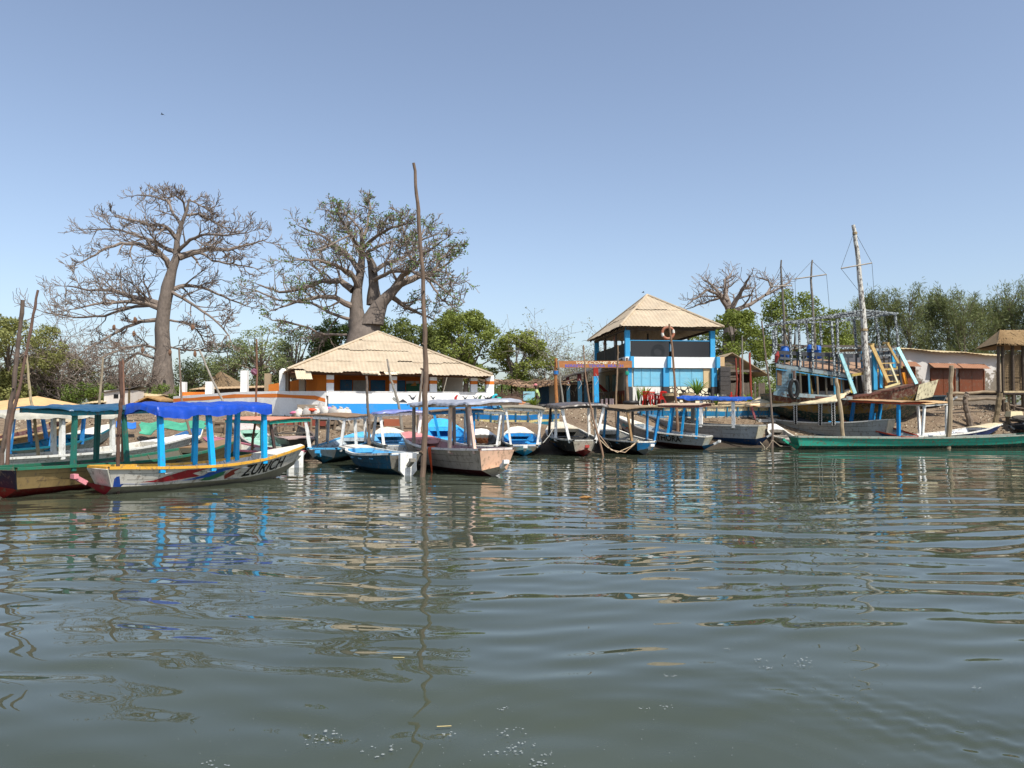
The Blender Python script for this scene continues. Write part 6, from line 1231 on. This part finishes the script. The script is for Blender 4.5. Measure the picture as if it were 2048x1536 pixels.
def misc():
    # light blue notice board, umbrella, tyres, logs, blocks
    D = 44.5; mb = MB(); a, b_ = P(1045, 783, D), P(1072, 801, D); t = thing('notice_board', 'faded pale blue board on dark legs behind the man in green', 'board', (a.x, D, 2)); mb.box(((a.x+b_.x)/2, D, (a.z+b_.z)/2), (b_.x-a.x, .05, a.z-b_.z)); mb.build('board', plaster('#8fc4d0', amt=1, scale=4), t)
    mb = MB(); mb.beam((a.x, D, a.z), (a.x, D, 1.8), .09); mb.beam((b_.x, D, a.z), (b_.x, D, 1.8), .09); mb.build('leg', wood('#3a2e26'), t)
    q = P(1184, 776, 50); t = thing('parasol', 'red and green parasol under the veranda', 'parasol', (q.x, q.y, 2)); n_ = 12; ap = Vector((q.x, q.y, q.z+.5)); mb = MB()
    for k in range(n_):
        a0, a1 = 6.2832*k/n_, 6.2832*(k+1)/n_; mb.add([ap, (q.x+1.1*math.cos(a0), q.y+1.1*math.sin(a0), q.z-.25), (q.x+1.1*math.cos(a1), q.y+1.1*math.sin(a1), q.z-.25), (q.x+.6*math.cos(a1), q.y+.6*math.sin(a1), q.z+.22), (q.x+.6*math.cos(a0), q.y+.6*math.sin(a0), q.z+.22)], [(0, 4, 3), (4, 1, 2, 3)], 0 if (k//2) % 2 else 1)
    mb.build('canopy', [cloth('#b02c28'), cloth('#3f9c4c')], t); mb = MB(); mb.tube([ap, (q.x, q.y, 1.9)], .03, 6); mb.build('pole', paint('#8a8a86', .1), t)
    for px, py, D, lb in ((1082, 813, 41.5, 'old tyre lying on the bank right of the man in green'), (1262, 806, 43.0, 'old tyre lying flat before the black column of the blue building')):
        q = P(px, py, D); mb = MB(); pts = [q+Vector((.36*math.cos(a), .36*math.sin(a), .02)) for a in np.linspace(0, 6.283, 17)[:-1]]; mb.tube(pts+[pts[0]], .12, 8); tag(mb.build('tyre', paint('#2a2826', .1), smooth=True), lb, 'tyre')
    for (p0, p1, D, r, lb, c_) in (((1895, 788), (2000, 783), 43.0, .09, 'long peeled log laid along the bank edge before the shuttered house', '#9a866a'), ((1890, 800), (2010, 797), 42.4, .1, 'weathered timber beam below the peeled log', '#85745e'), ((2018, 810), (2060, 822), 41.6, .05, 'thin curved branch by the reed hut', '#6a5a4a')):
        mb = MB(); a, b_ = P(*p0, D), P(*p1, D+.6); mb.tube([a.lerp(b_, i/6)+Vector((0, 0, .03*math.sin(i*2))) for i in range(7)], [r*1.1, r, r*.95, r, r*.9, r*.9, r*.8], 8); tag(mb.build('log', wood(c_, grain=(.3, 1, 1))), lb, 'log')
    q = P(2028, 828, 41); mb = MB(); mb.box(q, (.85, .4, .3), .2, top=.85); tag(mb.build('float_block', plaster('#d8c9a0')), 'cream block lying on the bank by the small stump', 'block')
    q = P(2040, 838, 40.5); mb = MB(); mb.blob(q, (.55, .3, .2), 12, 8, .3); tag(mb.build('dark_rock', plaster('#4a443c', dirt='#2a2622')), 'dark rounded rock at the right edge of the bank', 'rock')
    # dark heap and baskets by the market
    for px, py, D, r, c_, lb in ((1020, 803, 41.6, .55, '#5a4434', 'brown heap of brushwood left of the man in green'), (1000, 806, 41, .4, '#6b5542', 'pile of sticks beside the bending person'), (1042, 809, 41.2, .25, '#c98a60', 'orange clay pots on the bank edge'), (1060, 812, 40.6, .3, '#8a7f72', 'grey rubble heap by the bank edge'), (985, 812, 40.4, .3, '#4f8cb8', 'blue plastic tub beside the bending person')):
        mb = MB(); q = P(px, py, D); mb.blob(q, (r*1.3, r*.7, r*.7), 12, 8, .6)
        if 'brush' in lb or 'stick' in lb:
            for k in range(60): a = Vector((rnd.uniform(-1, 1)*r*1.3, rnd.uniform(-.5, .3)*r, rnd.uniform(-.3, .8)*r)); mb.tube([q+a, q+a+Vector((rnd.uniform(-.6, .6), 0, rnd.uniform(-.1, .5)))], .015, 3)
        tag(mb.build('heap', wood(c_)), lb, 'heap')
misc()
# ---------------- people ----------------
def skin(name, joints, edges, m_, parent, root=0):
    me = bpy.data.meshes.new(name); me.from_pydata([j[:3] for j in joints], edges, []); me.materials.append(m_); o = bpy.data.objects.new(name, me); col.objects.link(o); o.parent = parent
    sk_ = o.modifiers.new('s', 'SKIN'); 
    if not me.skin_vertices: 
        bpy.context.view_layer.objects.active = o
    for i, j in enumerate(joints):
        v = me.skin_vertices[0].data[i]; v.radius = (j[3], j[3] if len(j) < 5 else j[4]); v.use_root = (i == root)
    sb = o.modifiers.new('u', 'SUBSURF'); sb.levels = 1; sb.render_levels = 2
    return o
def hand(at, d, side, js, es, par):
    """palm, four fingers and a thumb as skinned chains hanging from the wrist joint par"""
    at, d = Vector(at), Vector(d).normalized(); s_ = Vector(side).normalized(); palm = at+d*.06; js.append((*palm, .028, .018)); pi_ = len(js)-1; es.append((par, pi_))
    for k, (o, l_) in enumerate(((-.03, .065), (-.01, .078), (.01, .074), (.028, .058))):
        b0 = palm+s_*o+d*.02; c_ = s_.cross(d)*.018; js.append((*(b0+d*l_*.5), .0085)); js.append((*(b0+d*l_+c_), .007)); es.append((pi_, len(js)-2)); es.append((len(js)-2, len(js)-1))
    b0 = at+d*.03-s_*.03; js.append((*(b0-s_*.03+d*.02), .009)); js.append((*(b0-s_*.045+d*.05), .008)); es.append((pi_, len(js)-2)); es.append((len(js)-2, len(js)-1))
def man_green():
    q = P(1075, 812, 41); q.z = 3.27-1.73; t = thing('person', 'person in a pale green T-shirt and pink cap standing with leafy stems in hand', 'person', q)
    sk_ = paint('#3a261c', .0, .5)
    js = [(0, 0, .95, .14, .12), (0, 0, 1.15, .13, .11), (-.03, 0, 1.33, .15, .12), (-.06, 0, 1.46, .07), (-.09, 0, 1.54, .055), (-.11, 0, 1.62, .095), (-.115, 0, 1.70, .08)]; es = [(0, 1), (1, 2), (2, 3), (3, 4), (4, 5), (5, 6)]
    for s_ in (-1, 1):
        b0 = len(js); js += [(0, s_*.1, .9, .1), (-.03, s_*.11, .5, .065), (0, s_*.12, .1, .045), (-.12, s_*.13, .03, .04)]; es += [(0, b0), (b0, b0+1), (b0+1, b0+2), (b0+2, b0+3)]
        b0 = len(js); js += [(-.05, s_*.2, 1.38, .06), (-.02, s_*.25, 1.12, .045), (-.22, s_*.2, .95, .032)]; es += [(2, b0), (b0, b0+1), (b0+1, b0+2)]; hand((-.22, s_*.2, .95), (-.8, 0, -.5), (0, s_, 0), js, es, b0+2)
    skin('body', js, es, sk_, t)
    skin('shirt', [(0, 0, .92, .155, .14), (0, 0, 1.15, .15, .135), (-.03, 0, 1.34, .165, .14), (-.055, 0, 1.44, .1), (-.05, -.2, 1.38, .08), (-.03, -.25, 1.22, .075), (-.05, .2, 1.38, .08), (-.03, .25, 1.22, .075)], [(0, 1), (1, 2), (2, 3), (2, 4), (4, 5), (2, 6), (6, 7)], cloth('#a9c07a', .8), t)
    skin('trousers', [(0, 0, .96, .15, .14), (0, -.1, .85, .12), (-.03, -.11, .5, .085), (0, -.12, .15, .07), (0, .1, .85, .12), (-.03, .11, .5, .085), (0, .12, .15, .07)], [(0, 1), (1, 2), (2, 3), (0, 4), (4, 5), (5, 6)], cloth('#5a5c44', .8), t)
    mb = MB(); mb.blob((-.11, 0, 1.70), (.11, .1, .085), 14, 8); mb.box((-.23, 0, 1.68), (.12, .15, .015)); mb.build('cap', cloth('#c77a7c', .8), t, smooth=True, local=True)
    mb = MB(); mb.blob((-.2, -.035, 1.635), (.012, .016, .01), 6, 4); mb.blob((-.2, .035, 1.635), (.012, .016, .01), 6, 4); mb.blob((-.215, 0, 1.60), (.022, .018, .025), 6, 4, mi=1); mb.blob((-.2, 0, 1.565), (.012, .03, .01), 6, 4, mi=1); mb.blob((-.11, .095, 1.61), (.02, .012, .03), 6, 4, mi=1); mb.blob((-.11, -.095, 1.61), (.02, .012, .03), 6, 4, mi=1)
    mb.build('face', [paint('#e0dcd4', 0), sk_], t, local=True)
    rr = random.Random(2); mb = MB()
    for k in range(50): a = Vector((-.35+rr.uniform(-.25, .25), rr.uniform(-.2, .2), .75+rr.uniform(-.25, .2))); mb.add([a, a+Vector((.03, 0, .02)), a+Vector((rr.uniform(-.1, .1), rr.uniform(-.1, .1), .14))], [(0, 1, 2)])
    mb.tube([(-.3, .2, .92), (-.38, 0, .7), (-.4, -.1, .4)], .012, 4)
    o = mb.build('leafy_stems', leafmat('#4f6a22', '#7f9238')); o.location = Vector(o.location)+q; tag(o, 'bunch of leafy stems held in the hands of the man in green', 'plant')
def bender():
    q = P(1003, 824, 39.6); q.z = H(q.x, q.y)+.02; t = thing('person', 'person in turquoise top and mint trousers bending far forward by the veranda house', 'person', q); s0 = (2+(HY-792)/F*39.6-q.z)/.98
    sk_ = paint('#2f1f18', .0, .5); k = s0
    def S(j): return tuple(v*k if i < 3 else v for i, v in enumerate(j))
    js = [(-.22, 0, .92, .14, .12), (-.36, 0, 1.0, .13, .11), (-.52, 0, .96, .14, .11), (-.62, 0, .9, .06), (-.68, 0, .84, .05), (-.75, 0, .78, .09), (-.79, 0, .73, .075)]; es = [(0, 1), (1, 2), (2, 3), (3, 4), (4, 5), (5, 6)]
    for s_ in (-1, 1):
        b0 = len(js); js += [(-.18, s_*.1, .85, .1), (-.02, s_*.11, .48, .065), (.14, s_*.12, .09, .045), (.02, s_*.13, .03, .04)]; es += [(0, b0), (b0, b0+1), (b0+1, b0+2), (b0+2, b0+3)]
        b0 = len(js); js += [(-.53, s_*.19, .9, .055), (-.5, s_*.22, .64, .042), (-.58, s_*.18, .42, .03)]; es += [(2, b0), (b0, b0+1), (b0+1, b0+2)]; hand((-.58, s_*.18, .42), (-.2, 0, -1), (0, s_, 0), js, es, b0+2)
    skin('body', [S(j) for j in js], es, sk_, t)
    skin('top', [S(j) for j in [(-.24, 0, .95, .155, .14), (-.38, 0, 1.02, .15, .13), (-.53, 0, .97, .16, .13), (-.53, -.19, .9, .08), (-.52, -.21, .74, .07), (-.53, .19, .9, .08), (-.52, .21, .74, .07)]], [(0, 1), (1, 2), (2, 3), (3, 4), (2, 5), (5, 6)], cloth('#1fa8b4', .7), t)
    skin('trousers', [S(j) for j in [(-.22, 0, .92, .155, .14), (-.18, -.1, .82, .12), (-.02, -.11, .48, .085), (.13, -.12, .12, .07), (-.18, .1, .82, .12), (-.02, .11, .48, .085), (.13, .12, .12, .07)]], [(0, 1), (1, 2), (2, 3), (0, 4), (4, 5), (5, 6)], cloth('#4fc0a8', .7), t)
    mb = MB(); mb.blob((-.77*k, 0, .79*k), (.105, .1, .09), 12, 8, .1); mb.build('hair', cloth('#14100e', .9), t, local=True)
man_green(); bender()
# ---------------- small things: shells, driftwood, foam, flecks, birds ----------------
def shells():
    N = 26000; x = nrng.uniform(-24, 30, N); y = nrng.uniform(31, 46, N); keep = []
    for a, b_ in zip(x, y):
        z = H(a, b_)
        if z > .35 and noise.noise(Vector((a*.5, b_*.5, 9)))+nrng.random()*.5 > .15: keep.append((a, b_, z+.012))
    C = np.array(keep); q = leafquads(C, .055, .7, 2); o = quads_mesh('shell_litter', q, [plaster('#cbbfa6'), plaster('#8a7a64'), plaster('#5f4e3c')], loc=(0, 38, 1), mi=nrng.integers(0, 3, len(C)).astype(np.int32)); tag(o, 'scattered oyster shells and bits of litter over the bank', 'shells', kind='stuff')
    rr = random.Random(12); mb = MB()
    for k in range(70):
        a, b_ = rr.uniform(-20, 28), rr.uniform(33, 43); z = H(a, b_); 
        if z < .3: continue
        L = rr.uniform(.3, 1.2); d = Vector((rr.uniform(-1, 1), rr.uniform(-.3, .3), 0)).normalized()*L; p0, p1 = Vector((a, b_, z+.04)), Vector((a+d.x, b_+d.y, H(a+d.x, b_+d.y)+.06)); mb.tube([p0, p0.lerp(p1, .5)+Vector((0, 0, .04)), p1], [.03, .035, .02], 5)
    tag(mb.build('driftwood_litter', wood('#8a7a66')), 'sticks and driftwood bits littering the bank', 'driftwood', kind='stuff')
shells()
def foam():
    rr = random.Random(31); m_, n, l, b = base_mat('foam'); b.inputs['Base Color'].default_value = (.42, .45, .44, 1); b.inputs['Roughness'].default_value = .3; tr = n.new('ShaderNodeBsdfTransparent'); ms = n.new('ShaderNodeMixShader'); ms.inputs[0].default_value = .33; l.new(tr.outputs[0], ms.inputs[1]); l.new(b.outputs[0], ms.inputs[2]); l.new(ms.outputs[0], n['Material Output'].inputs[0])
    spots = [(665, 1471, 1.2), (642, 1486, .9), (770, 1505, 1.3), (1022, 1468, 1.1), (902, 1472, .6), (993, 1512, .7), (1027, 1508, .6), (1052, 1492, .6), (1026, 1498, .5), (1087, 1509, .6), (1219, 1394, .5), (1198, 1352, .4), (1333, 1354, .6), (1363, 1380, .6), (1330, 1417, .6), (1286, 1420, .4), (1592, 1322, 1.2), (1598, 1334, .8), (1515, 1323, .7), (1527, 1338, .6), (1242, 1312, .4), (1008, 1420, .5), (1186, 1408, .3), (1942, 1378, .4), (1068, 1532, 1.0), (440, 1533, .8), (1452, 1300, .4), (1105, 1352, .3)]
    mb = MB()
    for px, py, s_ in spots:
        D = 2.0/math.tan(math.atan((py-768)/F)-PITCH); c_ = Vector((Xp(px, D), D, .012)); R_ = .07*s_
        for k in range(int(9*s_)+4):
            a = rr.random()*6.28; r = R_*rr.random()**.5; rad = rr.uniform(.002, .011)*(.5+.4*s_)*(1-.5*r/R_); mb.blob(c_+Vector((r*math.cos(a)*1.5, r*math.sin(a), 0)), (rad*1.7, rad*1.3, .0015), 10, 4, .3)
    for k in range(420):
        px, py = rr.uniform(0, 2048), 1000+536*rr.random()**.8; D = 2.0/math.tan(math.atan((py-768)/F)-PITCH); c_ = Vector((Xp(px, D), D, .01)); rad = rr.uniform(.0015, .0032)*(.5+D*.08); mb.blob(c_, (rad*1.5, rad*1.5, rad*.4), 5, 3)
    for k in range(420):
        D = rr.uniform(20, 33); px = rr.uniform(500, 1900); c_ = Vector((Xp(px, D), D, .012)); rad = rr.uniform(.006, .015); mb.blob(c_, (rad*1.5, rad*1.5, rad*.4), 5, 3)
    tag(mb.build('foam_and_flecks', m_, smooth=True), 'small foam bubbles and pale flecks floating on the water', 'foam', kind='stuff')
    for px, py, a, lb in ((890, 1457, .1, 'straw stalk floating among the foam'), (800, 1318, .0, 'pale stalk floating mid-river')):
        D = 2.0/math.tan(math.atan((py-768)/F)-PITCH); c_ = Vector((Xp(px, D), D, .012)); mb = MB(); mb.tube([c_-Vector((.045, 0, 0)), c_+Vector((.045, a*.1, 0))], .004, 5); tag(mb.build('straw', wood('#b8a878')), lb, 'straw')
    D = 16.5; c_ = Vector((Xp(1170, D), D, .02)); mb = MB(); mb.blob(c_, (.14, .06, .03), 8, 5, .5); tag(mb.build('floating_leaf', wood('#a0743c')), 'brown leaf floating below the dark boats', 'leaf')
foam()
def bird(px, py, D, s_, label):
    q = P(px, py, D); mb = MB(); mb.tube([q+Vector((-.22, 0, .03))*s_, q, q+Vector((.25, 0, -.02))*s_], [.01*s_, .06*s_, .02*s_], 6)
    for sg in (-1, 1): mb.add([q+Vector((-.06, 0, .02))*s_, q+Vector((.1, 0, .02))*s_, q+Vector((.12, sg*.25, .15))*s_, q+Vector((.2, sg*.55, .04))*s_, q+Vector((.0, sg*.25, .16))*s_], [(0, 1, 2, 4), (4, 2, 3)])
    tag(mb.build('bird', paint('#1c1a18', .0)), label, 'bird')
bird(324, 229, 60, .55, 'dark bird gliding high in the left of the sky'); bird(1286, 585, 90, .8, 'tiny dark bird just above the pyramid roof')
def ropes():
    def rope(pts, D, c_, lb, r=.014):
        mb = MB(); ps = [P(px, py, D+(d if d else 0)) for px, py, d in pts]; mb.tube(ps, r, 5); tag(mb.build('mooring_line', cloth(c_)), lb, 'rope', 'mooring ropes')
    rope([(1183, 838, 0), (1190, 870, 0), (1215, 895, 0), (1235, 905, 0), (1262, 893, 0), (1278, 880, .2)], 31.2, '#c9b08c', 'slack rope looping from the dark boat to the black boat stern', .02)
    rope([(1178, 840, 0), (1200, 872, 0), (1222, 900, 0), (1250, 905, 0), (1270, 888, .1)], 31.0, '#b89878', 'second slack rope beside the looping one', .018)
    rope([(1086, 886, 0), (1098, 872, 0), (1106, 858, 0), (1112, 856, 0)], 30.8, '#d8d2c4', 'pale rope tied to the thick white post', .016)
    rope([(611, 880, 0), (608, 905, 0), (612, 950, 0)], 28, '#8a8272', 'line hanging from the charcoal boat into the water', .012)
    rope([(1545, 880, 0), (1560, 892, 0), (1578, 893, 0), (1602, 887, 0)], 36.2, '#b8a488', 'slack rope between the crooked pole and the emerald boat', .016); rope([(1545, 880, 0), (1538, 892, 0), (1525, 905, 0)], 36.4, '#b8a488', 'rope from the crooked pole dipping into the water', .014); rope([(1520, 884, 0), (1528, 893, 0), (1532, 903, 0)], 36.6, '#cfc4a8', 'short rope hanging from the grey boat stern', .014)
ropes()
